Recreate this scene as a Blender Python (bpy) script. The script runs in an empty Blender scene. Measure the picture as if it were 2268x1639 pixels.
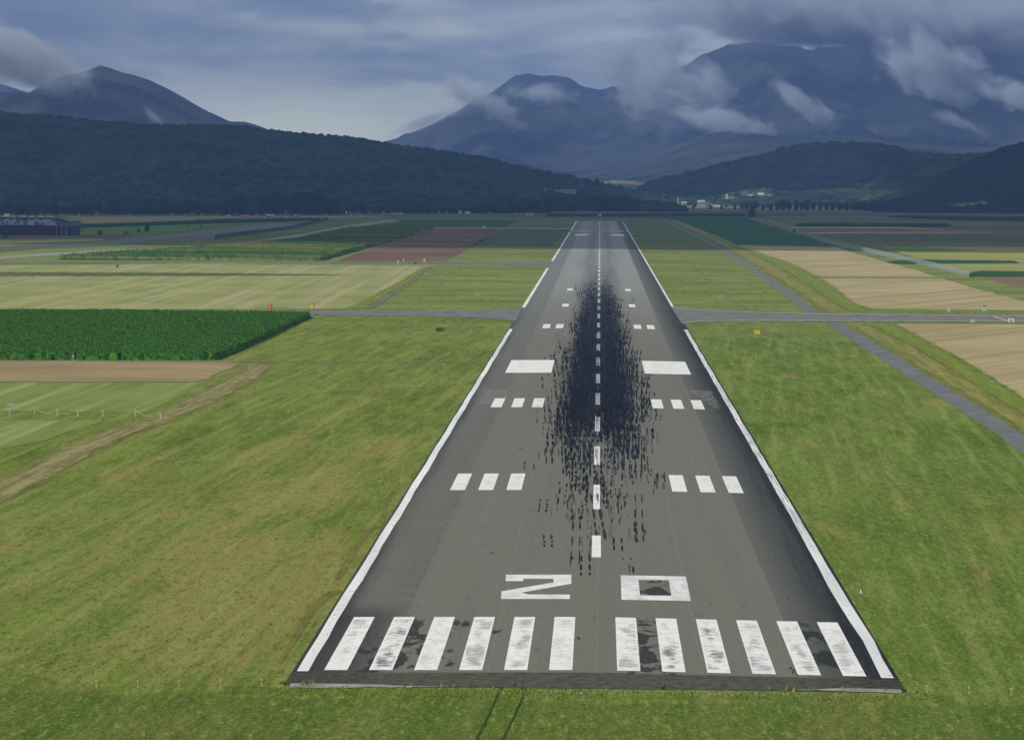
import bpy, bmesh, math, random
import numpy as np
from mathutils import Vector, Matrix
SC = bpy.context.scene
COL = SC.collection
random.seed(7); RNG = np.random.RandomState(11)
rad = math.radians

# ------------------------------------------------------------------ camera
W, H = 2268.0, 1639.0                      # measuring frame of the photograph
F, CH, CD, CX = 7453.25, 37.0745, 253.28, 0.062
PI_, YA, RO = -0.05561, -0.02571, 0.00805
def cam_axes():
    cp, sp, cy, sy = math.cos(PI_), math.sin(PI_), math.cos(YA), math.sin(YA)
    f = np.array([sy*cp, cy*cp, sp]); r0 = np.array([cy, -sy, 0.]); u0 = np.cross(r0, f)
    return r0*math.cos(RO)+u0*math.sin(RO), -r0*math.sin(RO)+u0*math.cos(RO), f
RX, UX, FX = cam_axes()
CAMP = np.array([CX, -CD, CH])
def ray(u, v): return FX*F + RX*(u-W/2) - UX*(v-H/2)
def G(u, v, z=0.0):
    d = ray(u, v); k = (z-CH)/d[2]
    return CX+d[0]*k, -CD+d[1]*k
def crown(x, y=0): return 0.264*max(0.0, 1-abs(x)/22.5)
def RG(u, v):
    z = 0.
    for _ in range(6):
        x, y = G(u, v, z); z = crown(x)
    return x, y
def AT(u, v, Y):                            # point on the sight line at world y = Y
    d = ray(u, v); k = (Y+CD)/d[1]
    return CX+d[0]*k, Y, CH+d[2]*k
cd = bpy.data.cameras.new('Camera'); cam = bpy.data.objects.new('Camera', cd); COL.objects.link(cam)
cd.sensor_width = 36.0; cd.lens = 36.0*F/W; cd.clip_start = 1.0; cd.clip_end = 90000
m = Matrix.Identity(4)
for i in range(3):
    m[i][0] = RX[i]; m[i][1] = UX[i]; m[i][2] = -FX[i]; m[i][3] = CAMP[i]
cam.matrix_world = m
SC.camera = cam

# ------------------------------------------------------------------ light
SUN_EL, SUN_AZ = rad(40), rad(-101)         # azimuth from +Y towards +X
sd = bpy.data.lights.new('Sun', 'SUN'); sun = bpy.data.objects.new('Sun', sd); COL.objects.link(sun)
sd.energy = 4.0; sd.angle = rad(0.6); sd.color = (1.0, 0.94, 0.84)
SUNV = Vector((math.sin(SUN_AZ)*math.cos(SUN_EL), math.cos(SUN_AZ)*math.cos(SUN_EL), math.sin(SUN_EL)))
sun.rotation_euler = SUNV.to_track_quat('Z', 'Y').to_euler()
SC.view_settings.view_transform = 'Standard'; SC.view_settings.look = 'None'
SC.view_settings.exposure = 0.0; SC.view_settings.gamma = 1.0; SC.view_settings.use_curve_mapping = False
SC.cycles.use_denoising = True
SC.cycles.max_bounces = 5; SC.cycles.diffuse_bounces = 2; SC.cycles.glossy_bounces = 1
SC.cycles.volume_bounces = 1; SC.cycles.transparent_max_bounces = 24
SC.cycles.volume_max_steps = 128
SC.render.film_transparent = False

# ------------------------------------------------------------------ node helper
class N:
    def __init__(s, tree): s.t = tree; s.n = tree.nodes; s.l = tree.links; s._p = None
    def put(s, sock, v):
        if isinstance(v, bpy.types.NodeSocket): s.l.new(v, sock)
        elif v is not None:
            if sock.type == 'RGBA' and not isinstance(v, (int, float)): v = tuple(v)[:3]+(1,)
            sock.default_value = v
    def node(s, typ, **kw):
        n = s.n.new(typ)
        for k, v in kw.items(): setattr(n, k, v)
        return n
    def pos(s):
        if s._p is None: s._p = s.node('ShaderNodeNewGeometry').outputs['Position']
        return s._p
    def sep(s, v):
        n = s.node('ShaderNodeSeparateXYZ'); s.put(n.inputs[0], v); return n.outputs[0], n.outputs[1], n.outputs[2]
    def comb(s, x, y, z=0.):
        n = s.node('ShaderNodeCombineXYZ')
        for i, v in enumerate((x, y, z)): s.put(n.inputs[i], v)
        return n.outputs[0]
    def m(s, op, a, b=None, c=None, clamp=False):
        n = s.node('ShaderNodeMath', operation=op, use_clamp=clamp); s.put(n.inputs[0], a)
        if b is not None: s.put(n.inputs[1], b)
        if c is not None: s.put(n.inputs[2], c)
        return n.outputs[0]
    def add(s, a, b): return s.m('ADD', a, b)
    def sub(s, a, b): return s.m('SUBTRACT', a, b)
    def mul(s, a, b): return s.m('MULTIPLY', a, b)
    def lt(s, a, b): return s.m('LESS_THAN', a, b)
    def mx(s, a, b): return s.m('MAXIMUM', a, b)
    def mn(s, a, b): return s.m('MINIMUM', a, b)
    def scale(s, x, y, z=1., v=None):
        n = s.node('ShaderNodeVectorMath', operation='MULTIPLY'); s.put(n.inputs[0], v if v is not None else s.pos())
        n.inputs[1].default_value = (x, y, z); return n.outputs[0]
    def noise(s, v, sc=1., det=3., rough=.55, dist=0.):
        n = s.node('ShaderNodeTexNoise'); s.put(n.inputs['Vector'], v); n.inputs['Scale'].default_value = sc
        n.inputs['Detail'].default_value = det; n.inputs['Roughness'].default_value = rough
        n.inputs['Distortion'].default_value = dist; return n.outputs['Fac']
    def vor(s, v, sc=1.):
        n = s.node('ShaderNodeTexVoronoi'); s.put(n.inputs['Vector'], v); n.inputs['Scale'].default_value = sc
        return n.outputs['Distance'], n.outputs['Color']
    def mr(s, v, a, b, c=0., d=1., smooth=True):
        n = s.node('ShaderNodeMapRange', interpolation_type='SMOOTHSTEP' if smooth else 'LINEAR')
        for i, x in enumerate((v, a, b, c, d)): s.put(n.inputs[i], x)
        return n.outputs[0]
    def mix(s, f, a, b, mode='MIX'):
        n = s.node('ShaderNodeMix', data_type='RGBA', blend_type=mode)
        s.put(n.inputs[0], f); s.put(n.inputs[6], a); s.put(n.inputs[7], b); return n.outputs[2]
    def ramp(s, f, stops):
        n = s.node('ShaderNodeValToRGB'); e = n.color_ramp.elements
        while len(e) < len(stops): e.new(0.5)
        for i, (p, c) in enumerate(stops):
            e[i].position = p; e[i].color = (tuple(c)+(1,)) if hasattr(c, '__len__') else (c, c, c, 1)
        s.put(n.inputs[0], f); return n.outputs[0]
    def gauss(s, x, c, w):
        a = s.m('DIVIDE', s.sub(x, c), w); return s.m('EXPONENT', s.mul(s.mul(a, a), -1.))

def material(name, fn, rough=.9, spec=.2):
    mt = bpy.data.materials.new(name); mt.use_nodes = True; nt = mt.node_tree
    b = nt.nodes['Principled BSDF']; n = N(nt); n.b = b
    b.inputs['Roughness'].default_value = rough; b.inputs['Specular IOR Level'].default_value = spec
    r = fn(n)
    if r is not None:
        r = dict(r)
        n.put(b.inputs['Base Color'], r['c'])
        if 'r' in r: n.put(b.inputs['Roughness'], r['r'])
        if 'h' in r:
            bp = n.node('ShaderNodeBump'); bp.inputs['Strength'].default_value = r.get('hs', .6)
            bp.inputs['Distance'].default_value = r.get('hd', .1); n.put(bp.inputs['Height'], r['h'])
            nt.links.new(bp.outputs[0], b.inputs['Normal'])
        if 'a' in r: n.put(b.inputs['Alpha'], r['a'])
    return mt

def plain(name, c, rough=.6, var=.25, sc=1.5, metal=0., spec=.3):
    def fn(n):
        f = n.noise(n.pos(), sc, 4)
        n.b.inputs['Metallic'].default_value = metal
        return dict(c=n.mix(n.mr(f, .3, .7), [x*(1-var) for x in c], [min(1, x*(1+var*.6)) for x in c]))
    return material(name, fn, rough, spec)

# ------------------------------------------------------------------ world
wd = bpy.data.worlds.new('World'); SC.world = wd; wd.use_nodes = True
n = N(wd.node_tree); bg = wd.node_tree.nodes['Background']
sky = n.node('ShaderNodeTexSky', sky_type='NISHITA'); sky.sun_disc = False
sky.sun_elevation = SUN_EL; sky.sun_rotation = SUN_AZ
tc = n.node('ShaderNodeTexCoord').outputs['Generated']
dx, dy, dz = n.sep(tc)
el = dz; az = dx
warp = n.noise(n.scale(9, 3, 30, tc), 1., 5, .55)
big = n.noise(n.scale(5, 2, 26, tc), 1.3, 5, .5, .8)
fine = n.noise(n.scale(14, 6, 55, tc), 1.2, 6, .55, 1.2)
streak = n.noise(n.comb(n.add(n.mul(dx, 20.), n.mul(dz, 14.)), dy, n.mul(dz, 75.)), 1., 4, .5, .4)
cloud = n.mix(n.mr(big, .36, .64), (2.1, 2.75, 3.5), (7.6, 8.0, 7.0))
cloud = n.mix(n.mul(n.mr(streak, .5, .68), .6), cloud, (9.6, 9.9, 8.0))
cloud = n.mix(n.mul(n.mr(fine, .47, .64), .55), cloud, (2.2, 2.8, 3.7))
glow = n.mul(n.gauss(az, -.085, .075), n.gauss(el, .012, .0125))
glow = n.mul(glow, n.mr(warp, .3, .66, .4, 1.0))
cloud = n.mix(n.m('MULTIPLY', glow, .95, clamp=True), cloud, (12.5, 13.0, 9.0))
dark = n.add(n.mr(az, .05, .14), n.mul(n.mr(az, -.09, -.18), n.mr(el, .015, .05)))
cloud = n.mix(n.m('MULTIPLY', dark, .70, clamp=True), cloud, (1.3, 1.5, 2.2))
cloud = n.mix(n.mr(el, .06, .4, 0., .75), cloud, (3.9, 4.1, 3.9))
colr = n.mix(.9, sky.outputs[0], cloud)
wd.node_tree.links.new(colr, bg.inputs[0]); bg.inputs[1].default_value = 0.1

# ------------------------------------------------------------------ mesh helpers
def link(o, parent=None):
    COL.objects.link(o)
    if parent is not None: o.parent = parent
    return o
def mesh_obj(name, verts, faces, mat=None, parent=None, smooth=False, uv=None, mats=None, mi=None):
    me = bpy.data.meshes.new(name)
    if isinstance(verts, np.ndarray) and isinstance(faces, np.ndarray):
        nv, nf, k = len(verts), len(faces), faces.shape[1]
        me.vertices.add(nv); me.vertices.foreach_set('co', verts.astype(np.float32).ravel())
        me.loops.add(nf*k); me.loops.foreach_set('vertex_index', faces.astype(np.int32).ravel())
        me.polygons.add(nf); me.polygons.foreach_set('loop_start', np.arange(0, nf*k, k, dtype=np.int32))
        me.polygons.foreach_set('loop_total', np.full(nf, k, dtype=np.int32)); me.update(calc_edges=True)
    else:
        me.from_pydata([tuple(v) for v in verts], [], [tuple(f) for f in faces]); me.update()
    for mm in (mats or ([mat] if mat else [])): me.materials.append(mm)
    if mi is not None: me.polygons.foreach_set('material_index', np.array(mi, dtype=np.int32))
    if smooth: me.polygons.foreach_set('use_smooth', np.ones(len(me.polygons), dtype=bool))
    if uv is not None:
        L = me.uv_layers.new(name='UVMap'); vi = np.zeros(len(me.loops), dtype=np.int32); me.loops.foreach_get('vertex_index', vi)
        L.data.foreach_set('uv', np.asarray(uv, dtype=np.float32)[vi].ravel())
    return link(bpy.data.objects.new(name, me), parent)
def struct(o): o['kind'] = 'structure'; return o
def stuff(o, label=None, cat=None):
    o['kind'] = 'stuff'
    if label: o['label'] = label; o['category'] = cat
    return o
def thing(name, label, cat, loc=(0, 0, 0), rz=0, group=None):
    o = bpy.data.objects.new(name, None); o.empty_display_size = .3; COL.objects.link(o)
    o.location = loc; o.rotation_euler = (0, 0, rz); o['label'] = label; o['category'] = cat
    if group: o['group'] = group
    return o
def tag(o, label, cat, group=None):
    o['label'] = label; o['category'] = cat
    if group: o['group'] = group
    return o
class MB:
    def __init__(s): s.v = []; s.f = []
    def poly(s, pts, *faces):
        k = len(s.v); s.v += [tuple(p) for p in pts]; s.f += [tuple(i+k for i in f) for f in faces]; return s
    def box(s, x0, x1, y0, y1, z0, z1, tx=0., ty=0.):
        return s.poly([(x0, y0, z0), (x1, y0, z0), (x1, y1, z0), (x0, y1, z0),
                       (x0+tx, y0+ty, z1), (x1-tx, y0+ty, z1), (x1-tx, y1-ty, z1), (x0+tx, y1-ty, z1)],
                      (0, 3, 2, 1), (4, 5, 6, 7), (0, 1, 5, 4), (1, 2, 6, 5), (2, 3, 7, 6), (3, 0, 4, 7))
    def tube(s, a, b, r0, r1=None, k=8):
        r1 = r0 if r1 is None else r1; a, b = Vector(a), Vector(b); d = (b-a).normalized()
        p = d.orthogonal().normalized(); q = d.cross(p); pts = []
        for c, r in ((a, r0), (b, r1)):
            for i in range(k):
                t = 2*math.pi*i/k; pts.append(c+p*r*math.cos(t)+q*r*math.sin(t))
        return s.poly(pts, *([(i, (i+1) % k, k+(i+1) % k, k+i) for i in range(k)]+[tuple(range(k-1, -1, -1)), tuple(range(k, 2*k))]))
    def build(s, name, mat, parent=None, bevel=0.):
        o = mesh_obj(name, s.v, s.f, mat, parent)
        if bevel:
            b = o.modifiers.new('bevel', 'BEVEL'); b.width = bevel; b.segments = 2; b.limit_method = 'ANGLE'
        return o
def copy_tree(o, parent=None):
    c = o.copy(); COL.objects.link(c); c.parent = parent
    for ch in list(o.children): copy_tree(ch, c)
    return c

def poly_sheet(name, pts, z, mat, jit=0.6, step=8., world=False):
    P = [tuple(p) if world else G(*p) for p in pts]; out = []
    for i, a in enumerate(P):
        b = P[(i+1) % len(P)]; L = math.hypot(b[0]-a[0], b[1]-a[1]); k = max(1, min(80, int(L/step)))
        nx, ny = -(b[1]-a[1])/max(L, 1e-6), (b[0]-a[0])/max(L, 1e-6)
        for j in range(k):
            t = j/k; o = 0 if j == 0 else random.uniform(-jit, jit)
            out.append((a[0]+(b[0]-a[0])*t+nx*o, a[1]+(b[1]-a[1])*t+ny*o, z))
    return mesh_obj(name, out, [tuple(range(len(out)))], mat)
def ribbon(name, A, B, z, mat, n_sub=40, jit=0., world=False, parent=None):
    """band between two edges given as measured points; uv = (across, metres along)"""
    A = [Vector((a if world else G(*a))) for a in A]; B = [Vector((b if world else G(*b))) for b in B]
    def resamp(P, k):
        L = [0.]
        for i in range(1, len(P)): L.append(L[-1]+(P[i]-P[i-1]).length)
        out = []
        for j in range(k+1):
            t = L[-1]*j/k; i = 1
            while i < len(P)-1 and L[i] < t: i += 1
            # catmull-rom for a smooth path
            p0, p1, p2, p3 = P[max(i-2, 0)], P[i-1], P[i], P[min(i+1, len(P)-1)]
            s_ = (t-L[i-1])/max(L[i]-L[i-1], 1e-6)
            out.append(.5*((2*p1)+(p2-p0)*s_+(2*p0-5*p1+4*p2-p3)*s_*s_+(3*p1-p0-3*p2+p3)*s_**3))
        return out, L[-1]
    a, la = resamp(A, n_sub); b, lb = resamp(B, n_sub); v = []; uv = []; f = []
    for j in range(n_sub+1):
        ja, jb = random.uniform(-jit, jit), random.uniform(-jit, jit); d = (b[j]-a[j]).normalized() if (b[j]-a[j]).length > 1e-6 else Vector((1, 0))
        for q in range(3):
            p = (a[j]+d*ja).lerp(b[j]+d*jb, q/2); v.append((p[0], p[1], z)); uv.append((q/2, la*j/n_sub))
    for j in range(n_sub):
        for q in range(2): k = j*3+q; f.append((k, k+1, k+4, k+3))
    o = mesh_obj(name, v, f, mat, parent, uv=uv)
    if o.data.polygons[0].normal.z < 0: o.data.flip_normals()
    return o

# ------------------------------------------------------------------ ground materials
def rubber(n, wide=1.):
    x, y, z = n.sep(n.pos())
    ay = n.ramp(n.m('DIVIDE', y, 2000., clamp=True), [(0, 0), (.025, .05), (.05, .10), (.08, .17), (.11, .42), (.135, .76), (.165, 1.0),
                (.34, 1.0), (.42, .84), (.50, .60), (.62, .40), (.75, .25), (1, .3)])
    ax = n.m('EXPONENT', n.mul(n.m('POWER', n.m('DIVIDE', n.m('ABSOLUTE', n.sub(x, .1)), 6.9*wide), 3.0), -1.))
    d = n.mul(n.mul(ay, ax), n.sub(1., n.mul(n.gauss(x, .1, .7), .28)))
    wob = n.mul(n.noise(n.comb(n.mul(x, .25), n.mul(y, .012), 0.), 1., 2), 2.2)
    xw = n.add(n.m('MULTIPLY_ADD', n.mul(x, y), .00035, x), wob)
    st = n.noise(n.comb(n.mul(xw, 3.4), n.mul(y, .030), 3.), 1., 5, .68)
    st = n.m('MULTIPLY_ADD', n.sub(st, .5), 1.7, .5)
    core = n.mr(n.add(st, n.mul(d, .70)), .84, .98)
    soft = n.mul(n.mul(d, d), .72)
    return n.mx(core, soft), d

def m_runway(n):
    x, y, z = n.sep(n.pos()); ax = n.m('ABSOLUTE', x)
    mk, d = rubber(n)
    lanes = n.noise(n.comb(n.mul(x, .5), n.mul(y, .004), 0.), 1., 3, .5)
    fine = n.noise(n.scale(3.5, .35), 1., 4, .6)
    cross = n.noise(n.scale(.05, 1.1), 1., 5, .65)
    c = n.mix(lanes, (.142, .140, .118), (.186, .182, .153))
    c = n.mix(n.mul(n.mr(fine, .3, .7), .25), c, (.115, .115, .104))
    grow = n.mr(y, 420., 1150.)
    c = n.mix(grow, c, n.mix(n.noise(n.scale(.08, .006), 1., 4), (.20, .215, .205), (.30, .31, .285)))
    # outer lanes: older dark asphalt
    sh = n.mul(n.mr(n.add(ax, n.mul(n.sub(lanes, .5), .5)), 15.6, 16.2), n.mr(fine, .2, .5, .82, 1.))
    stx = n.noise(n.comb(n.mul(x, .9), n.mul(y, .012), 5.), 1., 4, .6)
    cs = n.mix(n.mr(cross, .32, .72), (.088, .092, .086), (.185, .184, .160))
    cs = n.mix(n.mul(n.mr(stx, .3, .68), .6), cs, (.15, .152, .135))
    cs = n.mix(n.mul(n.mr(x, 12., 18.), n.mr(n.add(ax, n.mul(stx, 3.)), 17., 21., .15, .7)), cs, (.045, .05, .052))
    right = n.mul(n.mr(x, 14., 19.), n.mr(cross, .25, .6, .75, 1.))
    edge = n.mul(n.mr(n.add(n.add(ax, n.mul(right, 1.2)), n.mul(stx, 5.)), 22.2, 25.2), n.mx(n.mul(right, .95), .72))
    edge = n.mul(edge, n.mr(y, 500., 1000., 1., .75))
    cs = n.mix(edge, cs, (.018, .021, .026))
    cs = n.mix(n.mul(n.mr(cross, .52, .6), .25), cs, (.025, .028, .03))
    cs = n.mix(n.mul(n.mr(y, 330., 1150.), n.mr(x, -10., 10., .75, .2)), cs, (.19, .20, .195))
    c = n.mix(sh, c, cs)
    # tyre lanes along the far half
    tl = n.mul(n.add(n.gauss(x, -4.5, 3.), n.gauss(x, 5., 3.)), n.mr(y, 700., 1000.))
    c = n.mix(n.mul(tl, n.mr(lanes, .3, .75, .2, .6)), c, (.085, .10, .115))
    # joints
    j = None
    for cx in (-16., -8.1, 0.15, 8.2, 15.9):
        g = n.lt(n.m('ABSOLUTE', n.sub(x, cx)), .05); j = g if j is None else n.mx(j, g)
    c = n.mix(n.mul(j, .3), c, (.26, .25, .2))
    # black sealing blotches round the threshold stripes
    bl = n.noise(n.scale(.55, .16), 1., 5, .6, .5)
    side = n.mx(n.gauss(x, -15., 4.2), n.mx(n.gauss(x, 4.2, 1.8), n.mul(n.gauss(x, 19., 3.), .95)))
    zone = n.mul(n.mul(n.mr(y, -3., 3.), n.mr(y, 27., 34., 1., 0.)), side)
    blk = n.mr(n.add(bl, n.mul(zone, .22)), .66, .69)
    blk = n.mul(blk, n.mr(y, 26., 36., 1., 0.))
    zone0 = n.mul(n.gauss(x, 5.9, 2.6), n.gauss(y, 53., 9.))
    blk = n.mx(blk, n.mr(n.add(bl, n.mul(zone0, .25)), .68, .71))
    c = n.mix(n.mul(blk, .85), c, (.022, .024, .026))
    lb = n.mul(n.mul(n.mr(x, -15., -19.5), n.mr(y, 30., 44., 1., 0.)), .75)
    c = n.mix(lb, c, (.035, .037, .036))
    # weathered lip beyond the threshold
    lip = n.mr(y, -.9, -1.6); grit = n.noise(n.scale(1.2, 2.5), 1., 5, .65)
    c = n.mix(n.mul(lip, .8), c, n.mix(n.mr(grit, .35, .65), (.022, .022, .02), (.10, .09, .065)))
    c = n.mix(n.mul(mk, .95), c, (.009, .013, .022))
    return dict(c=c, r=n.mr(fine, .3, .7, .72, .92), h=fine, hs=.15, hd=.02)
M_RUN = material('runway_asphalt', m_runway, .9, .06)

def m_paint(n, wear=.45, rub=.75):
    x, y, z = n.sep(n.pos())
    uvn = n.node('ShaderNodeUVMap').outputs[0]; u, v, _ = n.sep(uvn)
    rnd = n.node('ShaderNodeObjectInfo').outputs['Random']
    e = n.mn(n.mn(u, n.sub(1., u)), n.mul(n.mn(v, n.sub(1., v)), 1.6))
    inner = n.mr(e, .06, .12)
    a = n.noise(n.comb(n.mul(x, .9), n.mul(y, 3.2), n.mul(rnd, 50.)), 1., 5, .7)
    b = n.noise(n.comb(n.mul(x, .7), n.mul(y, .16), n.mul(rnd, 90.)), 1., 3, .5)
    w = n.mul(n.mul(n.mr(n.add(n.add(a, n.mul(b, .9)), n.mul(n.gauss(u, .5, .25), .07)), .97, 1.14), inner), n.mr(rnd, 0., 1., wear*.35, wear*1.9, False))
    c = n.mix(n.noise(n.scale(1.2, .3), 1., 3), (.70, .72, .72), (.86, .87, .85))
    c = n.mix(n.m('MULTIPLY', w, 1., clamp=True), c, (.16, .17, .17))
    crack = n.mul(n.lt(n.m('ABSOLUTE', n.sub(n.noise(n.comb(n.mul(x, .25), n.mul(y, .45), 7.), 1., 5, .7), .5)), .008), .5)
    c = n.mix(crack, c, (.12, .12, .12))
    mk, d = rubber(n)
    c = n.mix(n.mul(n.mr(d, .05, .9), rub), c, (.20, .235, .28))
    c = n.mix(n.mul(mk, n.mul(n.mr(d, .0, .6), .45*rub)), c, (.03, .035, .05))
    return dict(c=c)
M_PAINT = material('runway_paint', lambda n: m_paint(n, .6, .68), .7, .1)
M_PAINT_T = material('touchdown_paint', lambda n: m_paint(n, .16, .68), .7, .1)
M_PAINT_N = material('number_paint', lambda n: m_paint(n, .15, .3), .6, .3)
def m_line(n):
    x, y, z = n.sep(n.pos())
    a = n.noise(n.scale(1.2, .9), 1., 5, .7); b = n.noise(n.scale(.2, .02), 1., 3)
    c = n.mix(n.mr(b, .3, .7), (.62, .64, .65), (.84, .85, .84))
    c = n.mix(n.mul(n.mr(a, .60, .66), .8), c, (.12, .13, .13))
    st = n.noise(n.scale(7., .06), 1., 3, .6)
    c = n.mix(n.mul(n.mul(n.mr(st, .52, .58), n.mr(x, 10., 20.)), n.mul(n.mr(y, 45., 130.), .75)), c, (.16, .17, .17))
    return dict(c=c)
M_LINE = material('edge_line_paint', m_line, .6, .3)
def m_ghost(n):
    a = n.noise(n.scale(.5, 5.), 1., 4, .7); b = n.noise(n.scale(5., .2), 1., 4, .7)
    return dict(c=(.36, .35, .33), a=n.mul(n.mr(n.mx(a, n.mul(b, .97)), .50, .62), .75))
M_GHOST = material('erased_paint', m_ghost, .7, .3)

def asphalt(name, c0, c1, patch=.5):
    def fn(n):
        f = n.noise(n.scale(.25, .12), 1., 5, .6); g = n.noise(n.pos(), 2.5, 4, .6)
        c = n.mix(n.mr(f, .3, .7), c0, c1); c = n.mix(n.mul(n.mr(g, .4, .7), .3), c, [k*.6 for k in c0])
        return dict(c=c, h=g, hs=.15, hd=.02)
    return material(name, fn, .9, .06)
M_TAXI = asphalt('taxiway_asphalt', (.140, .148, .146), (.205, .212, .206))
M_ROAD = asphalt('road_asphalt', (.135, .142, .148), (.19, .196, .198))
M_PALE = asphalt('pale_tarmac', (.24, .245, .225), (.34, .34, .30))
M_CONC = asphalt('old_concrete', (.19, .18, .16), (.36, .35, .31))
M_YEL = plain('taxi_line_paint', (.50, .45, .26), .6, .3)

def m_grass(n):
    x, y, z = n.sep(n.pos())
    big = n.noise(n.scale(.018, .007), 1., 5, .6); mid = n.noise(n.scale(.13, .022), 1., 6, .74)
    a = rad(2.5); dq = n.sub(n.mul(x, math.cos(a)), n.mul(y, math.sin(a))); dr = n.add(n.mul(x, math.sin(a)), n.mul(y, math.cos(a)))
    diag = n.noise(n.comb(n.mul(dq, .16), n.mul(dr, .020), 0.), 1., 6, .66, .5)
    lines = n.noise(n.comb(n.mul(dq, .55), n.mul(dr, .012), 4.), 1., 4, .65)
    f1 = n.noise(n.scale(2.8, 1.3), 1., 5, .75); f2 = n.noise(n.scale(1.5, .28), 1., 4, .75); f3 = n.noise(n.scale(.55, .055), 1., 5, .75)
    tuft = n.noise(n.scale(.8, .2), 1., 4, .7)
    c = n.mix(n.mr(mid, .35, .65), n.mix(n.mr(x, -20., 30.), (.080, .130, .012), (.064, .124, .012)), n.mix(n.mr(x, -20., 30.), (.172, .225, .034), (.135, .212, .034)))
    c = n.mix(n.mul(n.mr(big, .35, .66), .6), c, (0.198, 0.235, 0.053))
    c = n.mix(n.mul(n.mr(tuft, .48, .75), .5), c, (0.075, 0.136, 0.012))
    loc = n.add(n.mul(n.gauss(x, -32., 12.), n.gauss(y, 40., 55.)), n.mul(n.gauss(x, -38., 18.), n.mul(n.gauss(y, 150., 90.), .8)))
    loc = n.add(loc, n.mul(n.gauss(y, -24., 6.), .4))
    dry = n.mr(n.add(n.add(diag, n.mul(loc, .20)), n.mul(n.sub(f1, .5), .30)), .53, .70)
    c = n.mix(n.mul(dry, .72), c, (0.273, 0.235, 0.072))
    c = n.mix(n.mul(n.mr(lines, .5, .66), .42), c, (.285, .30, .10))
    c = n.mix(n.mul(n.mr(lines, .48, .34), .38), c, (.075, .12, .012))
    c = n.mix(n.mul(n.mr(n.add(y, n.add(n.mul(big, 9.), n.mul(tuft, 4.))), -3.5, -8.5), .6), c, (.055, .105, .012))
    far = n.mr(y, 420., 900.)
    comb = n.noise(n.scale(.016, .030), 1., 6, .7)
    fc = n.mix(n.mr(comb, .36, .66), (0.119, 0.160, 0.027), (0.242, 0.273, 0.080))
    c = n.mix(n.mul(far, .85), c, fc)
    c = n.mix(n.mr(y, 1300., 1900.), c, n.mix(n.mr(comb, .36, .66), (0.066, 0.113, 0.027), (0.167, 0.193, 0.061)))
    nearw = n.mr(y, 120., 420., 1., 0.)
    for f, w in ((f1, n.mr(y, 60., 300., 1., .15)), (f2, n.mr(y, 60., 900., .8, .3)), (f3, n.mr(y, 60., 350., .25, .7))):
        c = n.mix(n.mul(n.mul(n.mr(f, .53, .68), w), .8), c, (0.264, 0.315, 0.091))
        c = n.mix(n.mul(n.mul(n.mr(f, .47, .32), w), .85), c, (0.040, 0.075, 0.008))
    return dict(c=c, h=n.add(f1, n.mul(tuft, 1.5)), hs=.6, hd=.2)
M_GRASS = material('grass', m_grass, .95, .05)

def field(name, c0, c1, ang=None, period=2.5, str_=.5, sc=(.05, .02), c2=None, rel=.5):
    """open field; ang = world angle (deg from +Y towards +X) of tramlines / mown bands"""
    def fn(n):
        x, y, z = n.sep(n.pos())
        f = n.noise(n.scale(sc[0], sc[1]), 1., 5, .6); g = n.noise(n.scale(1.6, .6), 1., 5, .7)
        c = n.mix(n.mr(f, .3, .7), c0, c1)
        if ang is not None:
            a = rad(ang); q = n.sub(n.mul(x, math.cos(a)), n.mul(y, math.sin(a))); r = n.add(n.mul(x, math.sin(a)), n.mul(y, math.cos(a)))
            s = n.noise(n.comb(n.mul(q, 1./period), n.mul(r, .01/period), 0.), 1., 4, .65)
            c = n.mix(n.mul(n.mr(s, .45, .66), str_), c, c2 or [k*.62 for k in c0])
        c = n.mix(n.mul(n.mr(g, .5, .75), .3), c, [k*.55 for k in c0])
        return dict(c=c, h=g, hs=rel, hd=.12)
    return material(name, fn, .95, .05)
def verge(name, c0, c1, alpha=.9, c2=(.10, .075, .03)):
    """strip along a path or track; feathered, streaked along its length (uv)"""
    def fn(n):
        u, v, _ = n.sep(n.node('ShaderNodeUVMap').outputs[0])
        s = n.noise(n.comb(n.mul(u, 7.), n.mul(v, .02), 0.), 1., 4, .6); g = n.noise(n.scale(.9, .12), 1., 6, .75)
        c = n.mix(n.mr(s, .35, .65), c0, c1); c = n.mix(n.mul(n.mr(g, .46, .62), .6), c, c2)
        e = n.mn(u, n.sub(1., u)); w = n.noise(n.scale(.5, .06), 1., 5, .7)
        a = n.mul(n.mr(n.add(e, n.mul(n.sub(w, .5), .8)), .0, .30), alpha)
        return dict(c=c, h=g, hs=.5, hd=.1, a=a)
    return material(name, fn, .95, .05)

# ------------------------------------------------------------------ ground, fields, roads
def grid_sheet(name, xs, ys, zf, mat):
    X, Y = np.meshgrid(xs, ys); Z = zf(X, Y); nx, ny = len(xs), len(ys)
    v = np.stack([X.ravel(), Y.ravel(), Z.ravel()], 1); i = np.arange((nx-1)*(ny-1)); r, c = i//(nx-1), i % (nx-1)
    k = r*nx+c; return mesh_obj(name, v, np.stack([k, k+1, k+nx+1, k+nx], 1), mat)
xs = np.unique(np.concatenate([np.linspace(-9000, -1200, 14), np.linspace(-1200, 1200, 49), np.linspace(1200, 9000, 14)]))
ys = np.unique(np.concatenate([np.linspace(-1200, 0, 13), np.linspace(0, 4000, 81), np.linspace(4000, 26000, 45)]))
struct(grid_sheet('ground', xs, ys, lambda X, Y: X*0, M_GRASS))

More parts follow.
